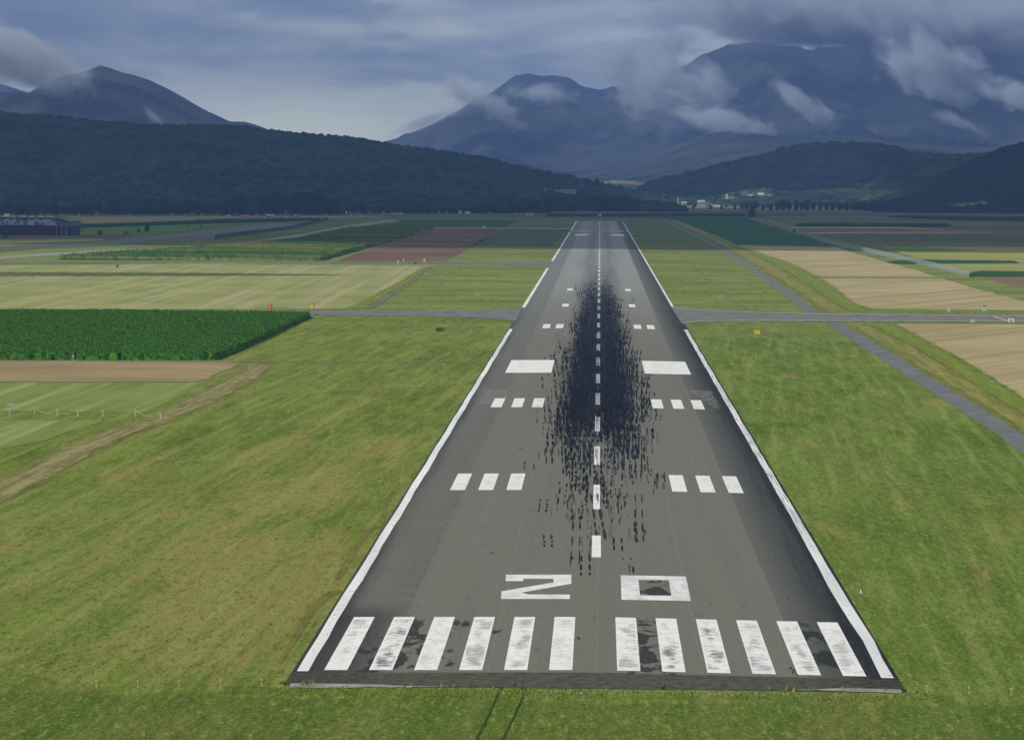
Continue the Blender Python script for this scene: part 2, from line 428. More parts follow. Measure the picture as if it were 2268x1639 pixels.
Z1, Z2, Z3, Z4, Z5 = .03, .05, .07, .09, .11
TRK = G(612, 812); T0 = G(100, 1070); ANGT = math.degrees(math.atan2(TRK[0]-T0[0], TRK[1]-T0[1]))
a_, b_ = G(800, 683), G(945, 590); ANGM = math.degrees(math.atan2(b_[0]-a_[0], b_[1]-a_[1]))
M_MOWN = field('mown_meadow', (.205, .250, .075), (.310, .310, .130), ANGM, 5., .75, c2=(.39, .36, .19))
M_MOWN2 = field('mown_strip', (.135, .19, .035), (.20, .25, .07), ANGT, 3.2, .8, c2=(.30, .34, .15))
M_STUB = field('stubble', (.255, .20, .105), (.36, .28, .15), 88, 2.5, .5, (.03, .06), c2=(.16, .13, .06))
M_SAND = field('bare_soil', (.345, .285, .150), (.44, .37, .20), 24, 3.6, .65, (.02, .012), c2=(.24, .19, .10))
M_PLOW = field('ploughed_soil', (.100, .066, .038), (.185, .125, .075), 20, 6., .6, (.02, .01), c2=(.19, .13, .09))
M_DKG = field('dark_green_crop', (.018, .085, .022), (.030, .115, .030), None, 3., .3, (.01, .01))
M_BRG = field('bright_green_crop', (.085, .19, .035), (.12, .24, .05), 70, 9., .35, (.01, .01))
M_TANF = field('ripe_field', (.225, .205, .095), (.30, .265, .125), 80, 12., .3, (.01, .02))
M_OLV = field('olive_field', (.110, .125, .055), (.165, .165, .078), 80, 14., .4, (.01, .02))
M_BRNF = field('brown_field', (.15, .115, .08), (.19, .15, .105), 80, 10., .3, (.01, .02))
M_YELG = field('yellow_green_field', (.24, .25, .075), (.33, .32, .11), 75, 14., .5, (.01, .02), c2=(.20, .24, .06))
M_ROUGH = field('rough_ground', (.075, .085, .04), (.16, .13, .075), None, 3., .3, (.05, .03))
M_LUSH = field('lush_grass', (.10, .19, .018), (.16, .25, .03), None, 3., .3, (.05, .03))

def F_(name, pts, z, mat, jit=.5, step=8.): return struct(poly_sheet(name, pts, z, mat, jit, step))
F_('meadow', [(-220, 592), (0, 588), (430, 585), (965, 590), (940, 610), (800, 684), (0, 686), (-220, 686)], Z1, M_MOWN, .4, 15)
F_('stubble_field', [(-260, 799), (500, 802), (530, 806), (440, 846), (-260, 846)], Z2, M_STUB, .4, 5)
F_('mown_strip', [(-300, 850), (455, 847), (330, 915), (-300, 906)], Z1, M_MOWN2, .4, 6)
F_('mown_strip', [(-300, 935), (230, 930), (100, 975), (-300, 1050)], Z1, M_MOWN2, .6, 6)
# right hand side
F_('bare_field', [(1610, 543.5), (1850, 549), (2078, 613.5), (1768, 612)], Z1, M_SAND, 1., 25)
F_('bare_field', [(1763, 617), (2084, 617.5), (2300, 677), (2300, 688), (1932, 683), (1858, 666)], Z1, M_SAND, 1., 15)
F_('bare_field', [(1985, 717.5), (2400, 720), (2400, 960), (2150, 808), (2060, 760), (2022, 741)], Z1, M_SAND, .8, 8)
F_('crop_field', [(1472, 484), (1645, 482.5), (1765, 519), (1855, 546), (1604, 541), (1535, 508)], Z1, M_DKG, 2., 40)
F_('field', [(1560, 466.5), (2400, 472.5), (2400, 479), (1660, 475.5), (1200, 477), (1240, 473.5), (1420, 469.5)], Z1, M_BRNF, 2., 60)
F_('field', [(1420, 465.2), (1560, 464), (2500, 470), (2500, 472.3), (1560, 466.3), (1420, 469.3)], Z2, M_TANF, 2., 80)
F_('crop_field', [(1200, 477.3), (1660, 476), (1760, 476.8), (1650, 482), (1200, 480.5)], Z2, M_DKG, 2., 60)
F_('field', [(1690, 481.5), (1990, 483), (2500, 488), (2500, 496), (2080, 495), (1720, 492)], Z2, M_OLV, 2., 60)
F_('farm_track', [(1690, 479.3), (2090, 482), (2090, 483), (1690, 480.8)], Z3, M_PALE, .5, 60)
F_('field', [(1770, 503), (2500, 500), (2500, 538), (1900, 536), (1800, 520)], Z1, field('green_brown_field', (.075, .10, .045), (.125, .13, .065), 80, 20, .4, (.01, .03)), 2., 50)
F_('bare_field', [(1748, 503), (2000, 504), (2085, 509.5), (2200, 512), (2500, 516), (2500, 521), (1795, 517)], Z2, M_BRNF, 2., 50)
F_('bare_field', [(1748, 502.6), (2000, 503.6), (2088, 508.8), (2088, 509.8), (2000, 506), (1755, 505.2)], Z3, M_SAND, .6, 50)
F_('bare_field', [(1788, 515), (1920, 514.5), (2190, 514.5), (2190, 515.6), (1920, 516.8), (1795, 518.4)], Z4, M_SAND, .6, 50)
F_('field', [(1905, 537), (2500, 542), (2500, 556), (1985, 553)], Z2, M_OLV, 2., 40)
F_('field', [(1960, 547), (2500, 549), (2500, 612), (2150, 609), (2060, 585)], Z3, M_YELG, 1.5, 30)
F_('crop_field', [(1960, 547), (1900, 541), (2110, 552), (2170, 556), (2020, 560), (1990, 556)], Z4, M_LUSH, 2., 30)
F_('ploughed_field', [(2180, 614), (2500, 616), (2500, 648), (2230, 632)], Z2, field('red_brown_soil', (.17, .12, .085), (.23, .16, .11), 40, 6, .4), 1.5, 20)
# left hand side
F_('ploughed_field', [(740, 580), (985, 581), (1112, 507.5), (966, 506.2), (900, 526)], Z1, M_PLOW, 1., 40)
F_('crop_field', [(862, 502.3), (1118, 503.3), (1152, 488.4), (1085, 487.3), (893, 487.3)], Z1, M_DKG, 2., 60)
F_('field', [(1125, 505), (1262, 507), (1222, 545), (1040, 545)], Z1, field('shaded_turf', (.055, .10, .035), (.10, .14, .05), None), 1.5, 40)
F_('farm_track', [(850, 503.2), (1265, 506.6), (1265, 508.2), (850, 504.8)], Z2, M_PALE, .3, 60)
F_('field', [(-300, 481.3), (735, 479.5), (860, 480), (727, 484.5), (487, 486.5), (175, 496.5), (-300, 498)], Z1, M_TANF, 2., 80)
F_('crop_field', [(-300, 499), (245, 500), (390, 494.5), (500, 487.7), (727, 485.5), (520, 493), (300, 500), (175, 506), (-300, 507)], Z2, M_DKG, 2., 60)
F_('crop_field', [(110, 508), (246, 507), (322, 499), (400, 494), (487, 493), (520, 495), (487, 499), (365, 515.5), (236, 519), (120, 519)], Z3, M_BRG, 1., 40)
F_('rough_ground', [(-300, 514), (175, 517.5), (300, 520), (250, 530), (-300, 536)], Z2, M_ROUGH, 1.5, 20)
F_('field', [(-300, 535), (230, 529.5), (230, 533), (0, 542), (-300, 544)], Z3, M_YELG, 1., 30)
F_('field', [(640, 497), (780, 487), (560, 502), (420, 521), (300, 533), (420, 517)], Z2, M_ROUGH, 1., 40)

# roads, taxiways, paths
M_DIRT = verge('dirt_track', (.19, .19, .065), (.34, .29, .14), .9, (.13, .12, .04))
M_VERGE = verge('dry_verge', (.19, .21, .045), (.33, .30, .10), .85, (.14, .15, .035))
M_VERG2 = verge('green_verge', (.15, .22, .02), (.21, .28, .045), .9, (.17, .15, .05))
M_RUT = verge('wheel_rut', (.025, .045, .012), (.05, .07, .02), .85)
M_SCAR = verge('mower_scar', (.20, .18, .05), (.27, .23, .08), .6, (.09, .08, .02))
def R_(name, A, B, z, mat, k=40, jit=.15): return struct(ribbon(name, A, B, z, mat, k, jit))
R_('dirt_track', [(548, 806), (470, 850), (400, 888), (330, 922), (240, 948), (150, 985), (60, 1028), (-60, 1090), (-260, 1210)],
   [(614, 812), (560, 852), (490, 888), (405, 926), (330, 957), (250, 990), (150, 1045), (40, 1105), (-120, 1200)], Z4, M_DIRT, 60)
R_('farm_track', [(-260, 797.5), (480, 799), (800, 801), (1080, 801)], [(-260, 801), (480, 802.5), (800, 804), (1080, 803)], Z3, verge('grey_track', (.21, .20, .14), (.26, .25, .17), .9), 40, .1)
R_('taxiway', [(-300, 685), (0, 686), (500, 688), (800, 689), (1000, 688.5), (1090, 685.5), (1158, 680)],
   [(-300, 694), (0, 694.5), (500, 697.5), (700, 699), (950, 701.5), (1080, 706.5), (1142, 711.5)], Z3, M_TAXI, 60, 0)
R_('taxiway', [(1486, 680), (1540, 684), (1620, 688), (1800, 693), (2268, 698.5), (2500, 701)],
   [(1509, 717), (1550, 713.6), (1620, 712.5), (1800, 713), (2268, 714), (2500, 715)], Z3, M_TAXI, 60, 0)
R_('taxiway_line', [(1494, 683.3), (1540, 686.2), (1620, 690), (1800, 695), (2268, 700.4), (2500, 702.8)],
   [(1494, 684), (1540, 686.8), (1620, 690.6), (1800, 695.6), (2268, 701), (2500, 703.4)], Z4, M_YEL, 60, 0)
R_('taxiway_line', [(1512, 716), (1550, 712), (1620, 710), (1800, 710.2), (2268, 711.2), (2500, 712)],
   [(1514, 717), (1550, 712.7), (1620, 710.7), (1800, 710.9), (2268, 711.9), (2500, 712.7)], Z4, M_YEL, 60, 0)
R_('taxiway_line', [(2196, 701.5), (2230, 712)], [(2203, 701.5), (2237, 712)], Z5, plain('orange_line_paint', (.55, .42, .26)), 4, 0)
R_('taxiway', [(-300, 578), (0, 583), (200, 579), (426, 577.6), (700, 578.5), (1000, 580.5), (1224, 580.6)],
   [(-300, 580), (0, 585), (200, 581.6), (426, 580.6), (700, 582), (1000, 584.5), (1216, 590)], Z4, M_TAXI, 50, 0)
R_('old_runway', [(-300, 588), (0, 568.8), (213, 555), (487, 541.5), (641, 523), (770, 500), (855, 488.8), (870, 487.5)],
   [(-300, 598), (0, 574), (213, 560.5), (487, 548), (641, 534), (770, 506.5), (868, 491), (885, 488.2)], Z3, M_PALE, 60, .1)
R_('access_road', [(-300, 556), (0, 544), (236, 535.5), (487, 506.5), (598, 496)],
   [(-300, 561), (0, 548.5), (236, 541), (487, 517), (700, 497)], Z4, M_ROAD, 60, .1)
R_('far_road', [(-300, 480.4), (420, 480.8), (760, 479.0), (930, 476.2), (1220, 474.2), (1330, 471.2), (1560, 465.3)],
   [(-300, 481.0), (420, 481.7), (760, 480.0), (930, 477.2), (1220, 475.0), (1330, 472.2), (1560, 466.0)], Z4, M_PALE, 60, 0)
R_('service_road', [(1466, 487), (1500, 505), (1560, 535), (1640, 583), (1700, 625), (1742, 658), (1770, 681), (1785, 692.5)],
   [(1476, 487), (1512, 505), (1582, 540), (1655, 583), (1720, 625), (1770, 660), (1798, 683), (1812, 692.5)], Z3, M_ROAD, 50, .08)
R_('service_road', [(1828, 715), (1870, 742), (1940, 788), (2040, 853), (2110, 898), (2190, 950), (2268, 1006), (2420, 1110)],
   [(1862, 715), (1900, 738), (1968, 778), (2070, 842), (2160, 897), (2230, 940), (2268, 965), (2450, 1080)], Z3, M_ROAD, 50, .08)
R_('verge', [(1476, 487), (1512, 505), (1582, 540), (1655, 583), (1720, 625), (1772, 660), (1812, 692)],
   [(1500, 487), (1550, 505), (1630, 540), (1720, 583), (1800, 625), (1850, 660), (1900, 690)], Z2, M_VERGE, 50)
R_('verge', [(1560, 520), (1625, 548), (1700, 583), (1765, 625), (1830, 665), (1870, 690)],
   [(1590, 520), (1650, 548), (1755, 583), (1840, 625), (1890, 665), (1935, 690)], Z3, M_VERG2, 50)
R_('verge', [(1862, 716), (1900, 738), (1968, 778), (2070, 842), (2160, 897), (2268, 965), (2420, 1050)],
   [(1925, 716), (1975, 738), (2060, 778), (2160, 842), (2250, 897), (2350, 965), (2500, 1050)], Z2, M_VERGE, 50)
R_('verge', [(1905, 718), (1950, 738), (2030, 778), (2130, 842), (2215, 897), (2330, 960)],
   [(1990, 718), (2030, 738), (2105, 778), (2200, 835), (2300, 897), (2400, 955)], Z3, M_VERG2, 50)
R_('wheel_track', [(1112, 1512), (1085, 1570), (1050, 1645), (1020, 1720)], [(1117, 1512), (1091, 1570), (1057, 1645), (1028, 1720)], Z2, M_RUT, 16, .05)
R_('wheel_track', [(1166, 1515), (1140, 1575), (1106, 1645), (1075, 1720)], [(1171, 1515), (1147, 1575), (1114, 1645), (1083, 1720)], Z2, M_RUT, 16, .05)
def ZL(a, b, ox=1000): return ((ox+a*.5291)*.609, (1900+b*.5291)*.609)
R_('mower_track', [ZL(700, 15), ZL(610, 50), ZL(540, 150), ZL(400, 385)], [ZL(745, 25), ZL(660, 75), ZL(590, 170), ZL(460, 400)], Z2, M_SCAR, 24, .1)
R_('mower_track', [ZL(440, 450), ZL(320, 490), ZL(200, 620), ZL(110, 780), ZL(0, 960)], [ZL(470, 480), ZL(380, 520), ZL(270, 640), ZL(170, 800), ZL(50, 975)], Z2, M_SCAR, 24, .1)
R_('mower_track', [ZL(1690, 60, 2100), ZL(1800, 160, 2100), ZL(1890, 300, 2100), ZL(1940, 430, 2100)], [ZL(1730, 60, 2100), ZL(1830, 160, 2100), ZL(1910, 300, 2100), ZL(1960, 430, 2100)], Z2, M_SCAR, 24, .05)
R_('mower_track', [ZL(1930, 500, 2100), ZL(2060, 600, 2100), ZL(2160, 730, 2100), ZL(2290, 900, 2100)], [ZL(1960, 500, 2100), ZL(2085, 600, 2100), ZL(2185, 730, 2100), ZL(2310, 895, 2100)], Z2, M_SCAR, 24, .05)
R_('mower_track', [(880, 1068), (850, 1110), (838, 1160)], [(888, 1070), (862, 1110), (852, 1160)], Z2, M_SCAR, 16, .05)
R_('mower_track', [(1720, 790), (1780, 860), (1900, 1000), (2060, 1160), (2200, 1330)], [(1728, 790), (1792, 860), (1915, 1000), (2078, 1160), (2225, 1330)], Z2, verge('faint_track', (.24, .26, .08), (.3, .29, .12), .4), 50, .1)
R_('mower_track', [(1450, 510), (1500, 560), (1590, 640), (1660, 690)], [(1453, 510), (1504, 560), (1596, 640), (1668, 690)], Z2, verge('faint_straw_track', (.26, .22, .10), (.3, .26, .12), .6), 50, .3)
R_('painted_shadow_band', [(-220, 601), (0, 602), (430, 604), (600, 606), (770, 609.5)], [(-220, 615), (0, 614), (430, 613), (600, 612), (770, 611)], Z2, verge('painted_shadow_band', (.085, .115, .035), (.15, .17, .06), .85, (.07, .09, .03)), 50, 1.)  # shadow across the pale meadow, painted as a darker green strip
R_('mown_strip', [(935, 592), (880, 625), (760, 684)], [(965, 592), (905, 632), (830, 684)], Z3, M_VERG2, 30, .3)
R_('field_track', [(945, 592), (900, 625), (800, 684)], [(958, 592), (915, 627), (830, 684)], Z4, verge('grey_field_track', (.19, .19, .12), (.24, .23, .15), .8), 30, .2)

# ------------------------------------------------------------------ runway
ZR = .03
ys_ = np.unique(np.concatenate([np.linspace(-7.6, 0, 4), np.linspace(0, 600, 41), np.linspace(600, 3062, 61)]))
xsr = np.array([-23.05, -22.7, -16, 0, 16, 22.7, 23.05])
RW = grid_sheet('runway', xsr, ys_, lambda X, Y: np.where(np.abs(X) > 22.9, -.02, ZR+.264*np.clip(1-np.abs(X)/22.5, 0, 1)*np.clip((Y+7.6)/3, 0, 1)), M_RUN)
struct(RW)
def paint(name, pts, mat, dz=.008, uv=True):
    """flat painted polygon lying on the crowned runway"""
    v = [(x, y, ZR+crown(x)+dz) for x, y in pts]
    o = mesh_obj(name, v, [tuple(range(len(v)))], mat, RW, uv=[(0, 0), (1, 0), (1, 1), (0, 1)] if len(v) == 4 and uv else [(.5, .5)]*len(v))
    if o.data.polygons[0].normal.z < 0: o.data.flip_normals()
    return o
def rect(name, x0, x1, y0, y1, mat=M_PAINT): return paint(name, [(x0, y0), (x1, y0), (x1, y1), (x0, y1)], mat)
for s in (-1, 1):
    for k in range(6):
        a = 1.70+k*3.415; rect('threshold_stripe', min(s*a, s*(a+1.76)), max(s*a, s*(a+1.76)), 0, 31.3)
    for k, yy in enumerate((150, 300)):
        for q in range(3):
            a = 9.08+q*3.39; rect('touchdown_bar', min(s*a, s*(a+1.8)), max(s*a, s*(a+1.8)), yy, yy+23., mat=M_PAINT_T)
    for q in range(2):
        a = 9.08+q*3.39; rect('touchdown_bar', min(s*a, s*(a+1.9)), max(s*a, s*(a+1.9)), 603, 627, mat=M_PAINT_T)
    for yy in (753, 903): rect('touchdown_bar', min(s*9.1, s*11.), max(s*9.1, s*11.), yy, yy+23, mat=M_PAINT_T)
    rect('aiming_point_bar', min(s*9.1, s*18.1), max(s*9.1, s*18.1), 401, 448, mat=M_PAINT_T)
    rect('aiming_point_bar', min(s*8.6, s*17.6), max(s*8.6, s*17.6), 2125, 2185, mat=M_PAINT_T)
    for k in range(6):
        a = 2.4+k*3.5; rect('threshold_stripe', min(s*a, s*(a+1.9)), max(s*a, s*(a+1.9)), 2345, 2375)
rect('centreline_dash', -.42, .48, 77, 97.5, mat=M_PAINT_T)
for k in range(49): 
    y0 = 126+60*k
    rect('centreline_dash', -.38, .38, y0, y0+31, mat=M_PAINT_T)
def edge_line(pts_o, pts_i):
    v = []; f = []; uv = []
    for (xo, yo), (xi, yi) in zip(pts_o, pts_i):
        v += [(xo, yo, ZR+crown(xo)+.008), (xi, yi, ZR+crown(xi)+.008)]
    for i in range(len(pts_o)-1): f.append((2*i, 2*i+1, 2*i+3, 2*i+2))
    o = mesh_obj('edge_line', v, f, M_LINE, RW)
    if o.data.polygons[0].normal.z < 0: o.data.flip_normals()
def wob(y): return .09*math.sin(y*.11)+.06*math.sin(y*.31+1)
L1 = [(-.6, -22.55, -21.68)]+[(y, -22.62+wob(y)*.5, -21.75+wob(y+4)*.6) for y in np.arange(8, 606, 10.)]
edge_line([(a[1], a[0]) for a in L1], [(a[2], a[0]) for a in L1])
R1 = [(-.6, 22.55, 21.6), (10, 22.55, 21.72), (20, 22.75, 21.83), (32, 22.68, 21.64), (45, 22.6, 21.55), (58, 22.6, 21.5), (74, 22.55, 21.62), (90, 22.6, 21.6)]+[(y, 22.6+wob(y)*.4, 21.7+wob(y+3)*.4) for y in np.arange(104, 606, 10.)]
edge_line([(a[1], a[0]) for a in R1], [(a[2], a[0]) for a in R1])
for y0, y1 in ((745, 1205), (1345, 2300), (2420, 3040)):
    edge_line([(-22.9, y0), (-22.9, y1)], [(-21.9, y0), (-21.9, y1)])
edge_line([(22.7, 740), (22.7, 3040)], [(21.9, 740), (21.9, 3040)])
two = [RG(*ZL(a, b)) for a, b in [(1553, 527), (2027, 527), (2027, 497), (1745, 496), (1690, 484), (2037, 422), (2037, 360), (1588, 360), (1585, 404), (1706, 404), (1708, 388), (1915, 388), (1915, 413), (1557, 474)]]
paint('runway_number', two, M_PAINT_N)
O = [RG(*ZL(a, b, 2100)) for a, b in [(303, 532), (780, 541), (745, 372), (297, 364)]]; I_ = [RG(*ZL(a, b, 2100)) for a, b in [(430, 502), (646, 504), (628, 398), (420, 396)]]
v = [(x, y, ZR+crown(x)+.008) for x, y in O+I_]
mesh_obj('runway_number', v, [(i, (i+1) % 4, 4+(i+1) % 4, 4+i) for i in range(4)], M_PAINT_N, RW, uv=[(.5, .5)]*8)
for pts in ([(1060, 897), (1118, 897), (1126, 863), (1074, 862)], [(1584, 905), (1596, 906), (1575, 866), (1523, 864)]):
    paint('erased_marking', [RG(*p) for p in pts], M_GHOST, .004)
def rubber_marks():
    r = np.random.RandomState(4); V = []; Fc = []; T = []
    def dens(x, y): 
        a = np.interp(y, [55, 75, 110, 160, 210, 260, 320, 480, 620, 780, 900], [.0, .06, .09, .16, .34, .7, .5, .25, .1, .04, 0.])
        w = np.interp(y, [55, 150, 300, 700, 900], [4.6, 5.4, 6.5, 6.6, 6.0])
        return a*math.exp(-(abs(x)/w)**3.2)*(1-.35*math.exp(-(x/.8)**2))
    n_ = 0; zi = 0
    while n_ < 1700:
        x, y = r.uniform(-10, 10), r.uniform(55, 900)
        if r.rand() > dens(x, y): continue
        n_ += 1; ang = x*.0022+r.normal(0, .006); pair = r.rand() < .45; tone = r.choice([.25, .45, .7, .95], p=[.22, .25, .28, .25])
        links = r.randint(1, 5); yy = y; L0 = r.uniform(3., 11.)*(1+y/300.)
        w0 = r.uniform(.06, .155)*(1+y/1500.)
        for q in range(links):
            L = L0*r.uniform(.35, 1.1)
            for dx in ((0., .8) if pair else (0.,)):
                cx = x+dx+ang*(yy-y)+r.normal(0, .03); w = w0*r.uniform(.8, 1.2); zi += 1; zz = .0012+.0005*(zi % 12); pts = []
                k = 7
                for t in list(np.linspace(0, 1, k))+list(np.linspace(1, 0, k)):
                    sd = 1 if len(pts) < k else -1; ww = w*(math.sin(math.pi*min(.97, max(.03, t)))**.45)*r.uniform(.7, 1.15)
                    px_ = cx+ang*L*t+sd*ww; py_ = yy+L*t; pts.append((px_, py_, ZR+crown(px_)+zz))
                b = len(V); V.extend(pts); Fc.append(tuple(range(b, b+2*k))); T += [tone]*(2*k)
            yy += L*r.uniform(1.05, 1.7)
    o = mesh_obj('rubber_marks', V, Fc, None, RW); o['kind'] = 'stuff'
    at = o.data.attributes.new('tone', 'FLOAT', 'POINT'); at.data.foreach_set('value', np.array(T, dtype=np.float32))
    def fn(n):
        t = n.node('ShaderNodeAttribute', attribute_name='tone').outputs['Fac']; g = n.noise(n.scale(6., 1.4), 1., 4, .7)
        return dict(c=(.012, .016, .026), a=n.mul(t, n.mr(g, .30, .55, .45, 1.)))
    o.data.materials.append(material('tyre_rubber_marks', fn, .9, .05))
rubber_marks()
# old concrete strip and gravel edge behind the threshold
struct(poly_sheet('concrete_strip', [(640, 1524), (645, 1514), (1000, 1512), (1000, 1522)], Z2, M_CONC, .22, .6))
struct(poly_sheet('concrete_strip', [(1630, 1523), (1630, 1517), (1995, 1528), (1995, 1536)], Z2, M_CONC, .22, .6))

# ------------------------------------------------------------------ hills and mountains
def fbm(X, Y, sc, octv=5, seed=0, ridged=False):
    """value-noise fbm on arrays"""
    r = np.random.RandomState(seed); T = r.rand(256, 256); out = np.zeros_like(X); amp = 1.; tot = 0.
    x, y = X/sc+37.3, Y/sc+91.7
    for _ in range(octv):
        xi, yi = np.floor(x).astype(int), np.floor(y).astype(int); fx, fy = x-xi, y-yi
        fx = fx*fx*(3-2*fx); fy = fy*fy*(3-2*fy)
        a, b, c, d = T[yi % 256, xi % 256], T[yi % 256, (xi+1) % 256], T[(yi+1) % 256, xi % 256], T[(yi+1) % 256, (xi+1) % 256]
        v = (a*(1-fx)+b*fx)*(1-fy)+(c*(1-fx)+d*fx)*fy
        if ridged: v = 1-np.abs(2*v-1)
        out += amp*v; tot += amp; amp *= .5; x = x*2.03+11; y = y*2.03+5
    return out/tot
def crowns(X, Y, cell, seed):
    """rounded tree-crown bumps; returns height 0..1 and a per-tree tone 0..1"""
    r = np.random.RandomState(seed); J = r.rand(128, 128, 4)
    gx, gy = X/cell, Y/cell; xi, yi = np.floor(gx).astype(int), np.floor(gy).astype(int)
    best = np.full(X.shape, -1.); tone = np.zeros(X.shape)
    for a in (-1, 0, 1):
        for b in (-1, 0, 1):
            j = J[(yi+b) % 128, (xi+a) % 128]
            d2 = (gx-(xi+a+j[..., 0]))**2+(gy-(yi+b+j[..., 1]))**2
            hgt = (1-d2/(.45+.5*j[..., 2])**2)*(.65+.35*j[..., 2]); up = hgt > best
            best = np.where(up, hgt, best); tone = np.where(up, j[..., 3], tone)
    return np.clip(best, 0, 1), tone
HILLS = {}
def make_hill(name, prof, Y0, Yf, back, mat_fn, res, spur=.12, sx=260., seed=1, foot=.0, canopy=None, skyline=None, ridged=False, mat=None, label=None, cat=None, expo=.9, clear=()):
    """prof: (u, v) points of the crest; crest stands at world y = Y0, foot at Yf"""
    P = np.array([AT(u, v, Y0) for u, v in prof]); o = np.argsort(P[:, 0]); px, pz = P[o, 0], P[o, 2]
    def base(X, Y):
        zr = np.interp(X, px, pz); t = (Y-Yf)/(Y0-Yf)
        s = np.where(t < 1, np.clip(t, 0, 1)**expo, 1-.55*np.clip((Y-Y0)/back, 0, 1)**1.5)
        s = np.where(t < 1, s**1.45 if ridged else s*s*(3-2*s)*.35+s*.65, s)
        w = np.clip(t*(1-t)*4, 0, 1)**1.3*np.clip((1-t)*5, 0, 1)
        f = fbm(X+.35*(Y if ridged else 0), Y*(.55 if ridged else 1), sx, 6, seed, ridged)-(.62 if ridged else .5)
        if ridged: zr = zr+(fbm(X, X*0, 210., 6, seed+3)-.5)*np.clip(zr, 0, 600)*.19
        far = np.where(t > 1, 1., 0.)
        return np.maximum(zr, 0)*(s+w*spur*2*f)*np.where(t > 0, 1, 0)+foot*np.clip(t*8, 0, 1)
    HILLS[name] = base
    x0, x1 = px[0], px[-1]
    xs = np.arange(x0, x1, res); yv = np.concatenate([np.arange(Yf-2*res, Y0, res*1.25), np.arange(Y0, Y0+back, res*2.5)])
    X, Y = np.meshgrid(xs, yv); Z = base(X, Y); tone = np.full(X.shape, .5)
    open_ = np.zeros(X.shape, bool)
    for (cu, cv, ru_, rv_) in clear:
        a, b, c_, d_ = [on_hill(cu+i*ru_, cv+j*rv_, name) for i, j in ((-1, 0), (1, 0), (0, -1), (0, 1))]
        mx_, my_ = (a[0]+b[0])/2, (c_[1]+d_[1])/2; wx, wy = abs(b[0]-a[0])/2, abs(c_[1]-d_[1])/2+8
        wv = fbm(X, Y, 45., 3, 13)*.7+.65
        open_ |= ((X-mx_)/wx)**4+((Y-my_)/wy)**4 < wv
    if canopy:
        cell, hgt = canopy
        h, tone = crowns(X+fbm(X, Y, cell*1.3, 2, seed+5)*cell, Y, cell, seed+9)
        h2, _ = crowns(X, Y+33, cell*.45, seed+19)
        Z = Z+np.where(open_, 1.5, (h*hgt+h2*hgt*.28)*np.clip((Y-Yf)/60., 0, 1))-1.5; tone = np.where(open_, 3., tone*.999)
        if skyline:
            k, _ = crowns(X, Y*.5, skyline[0], seed+29); Z = Z+np.where(np.abs(Y-Y0) < skyline[2], np.clip(k*1.6-.55, 0, 1)*skyline[1]*np.clip((X-x0)/50, 0, 1), 0)
    ny, nx = X.shape; v = np.stack([X.ravel(), Y.ravel(), Z.ravel()], 1)
    i = np.arange((nx-1)*(ny-1)); r, c = i//(nx-1), i % (nx-1); kk = r*nx+c
    ob = mesh_obj('forest' if canopy else name, v, np.stack([kk, kk+1, kk+nx+1, kk+nx], 1), mat, smooth=not canopy)
    at = ob.data.attributes.new('tone', 'FLOAT', 'POINT'); at.data.foreach_set('value', tone.ravel().astype(np.float32))
    if canopy: stuff(ob, label, cat)
    else: struct(ob)
    return ob
def on_hill(u, v, name, y0=3600., y1=16000.):
    """where the sight line meets the hill"""
    for Y in np.arange(y0, y1, 6.):
        x, _, z = AT(u, v, Y); h = float(HILLS[name](np.array([[x]]), np.array([[Y]]))[0, 0])
        if z <= h and h > 0.5: return x, Y, h
    x, y = G(u, v); return x, y, 0.
def m_forest(dark, light, haze_patch=None):
    def fn(n):
        t = n.node('ShaderNodeAttribute', attribute_name='tone').outputs['Fac']
        g = n.noise(n.scale(.5, .5, .5), 1., 4, .7); big = n.noise(n.scale(.009, .005, .009), 1., 5, .6)
        c = n.mix(n.mr(n.add(n.mul(t, .5), n.mul(big, 1.1)), .5, 1.15), dark, light)
        c = n.mix(n.mul(n.mr(g, .45, .7), .5), c, [k*.45 for k in dark])
        c = n.mix(n.mr(t, 1.6, 2.6), c, n.mix(n.mr(big, .4, .6), (.11, .19, .05), (.20, .27, .09)))
        return dict(c=c)
    return material('forest_canopy', fn, .95, .03)
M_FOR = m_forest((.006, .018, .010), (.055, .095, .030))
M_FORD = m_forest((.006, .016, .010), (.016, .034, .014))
def m_mount(n):
    x, y, z = n.sep(n.pos())
    f = n.noise(n.scale(.0022, .0022, .004), 1., 7, .6, .3); g = n.noise(n.scale(.012, .012, .012), 1., 6, .65)
    c = n.mix(n.mr(f, .38, .62), (.008, .016, .014), (.060, .070, .042))
    c = n.mix(n.mul(n.mr(g, .5, .7), .5), c, (.05, .055, .04))
    c = n.mix(n.mr(z, 380., 700., 0., .6), c, (.032, .034, .032))
    return dict(c=c, h=g, hs=.8, hd=60.)
M_MNT = material('mountain_slope', m_mount, .95, .03)

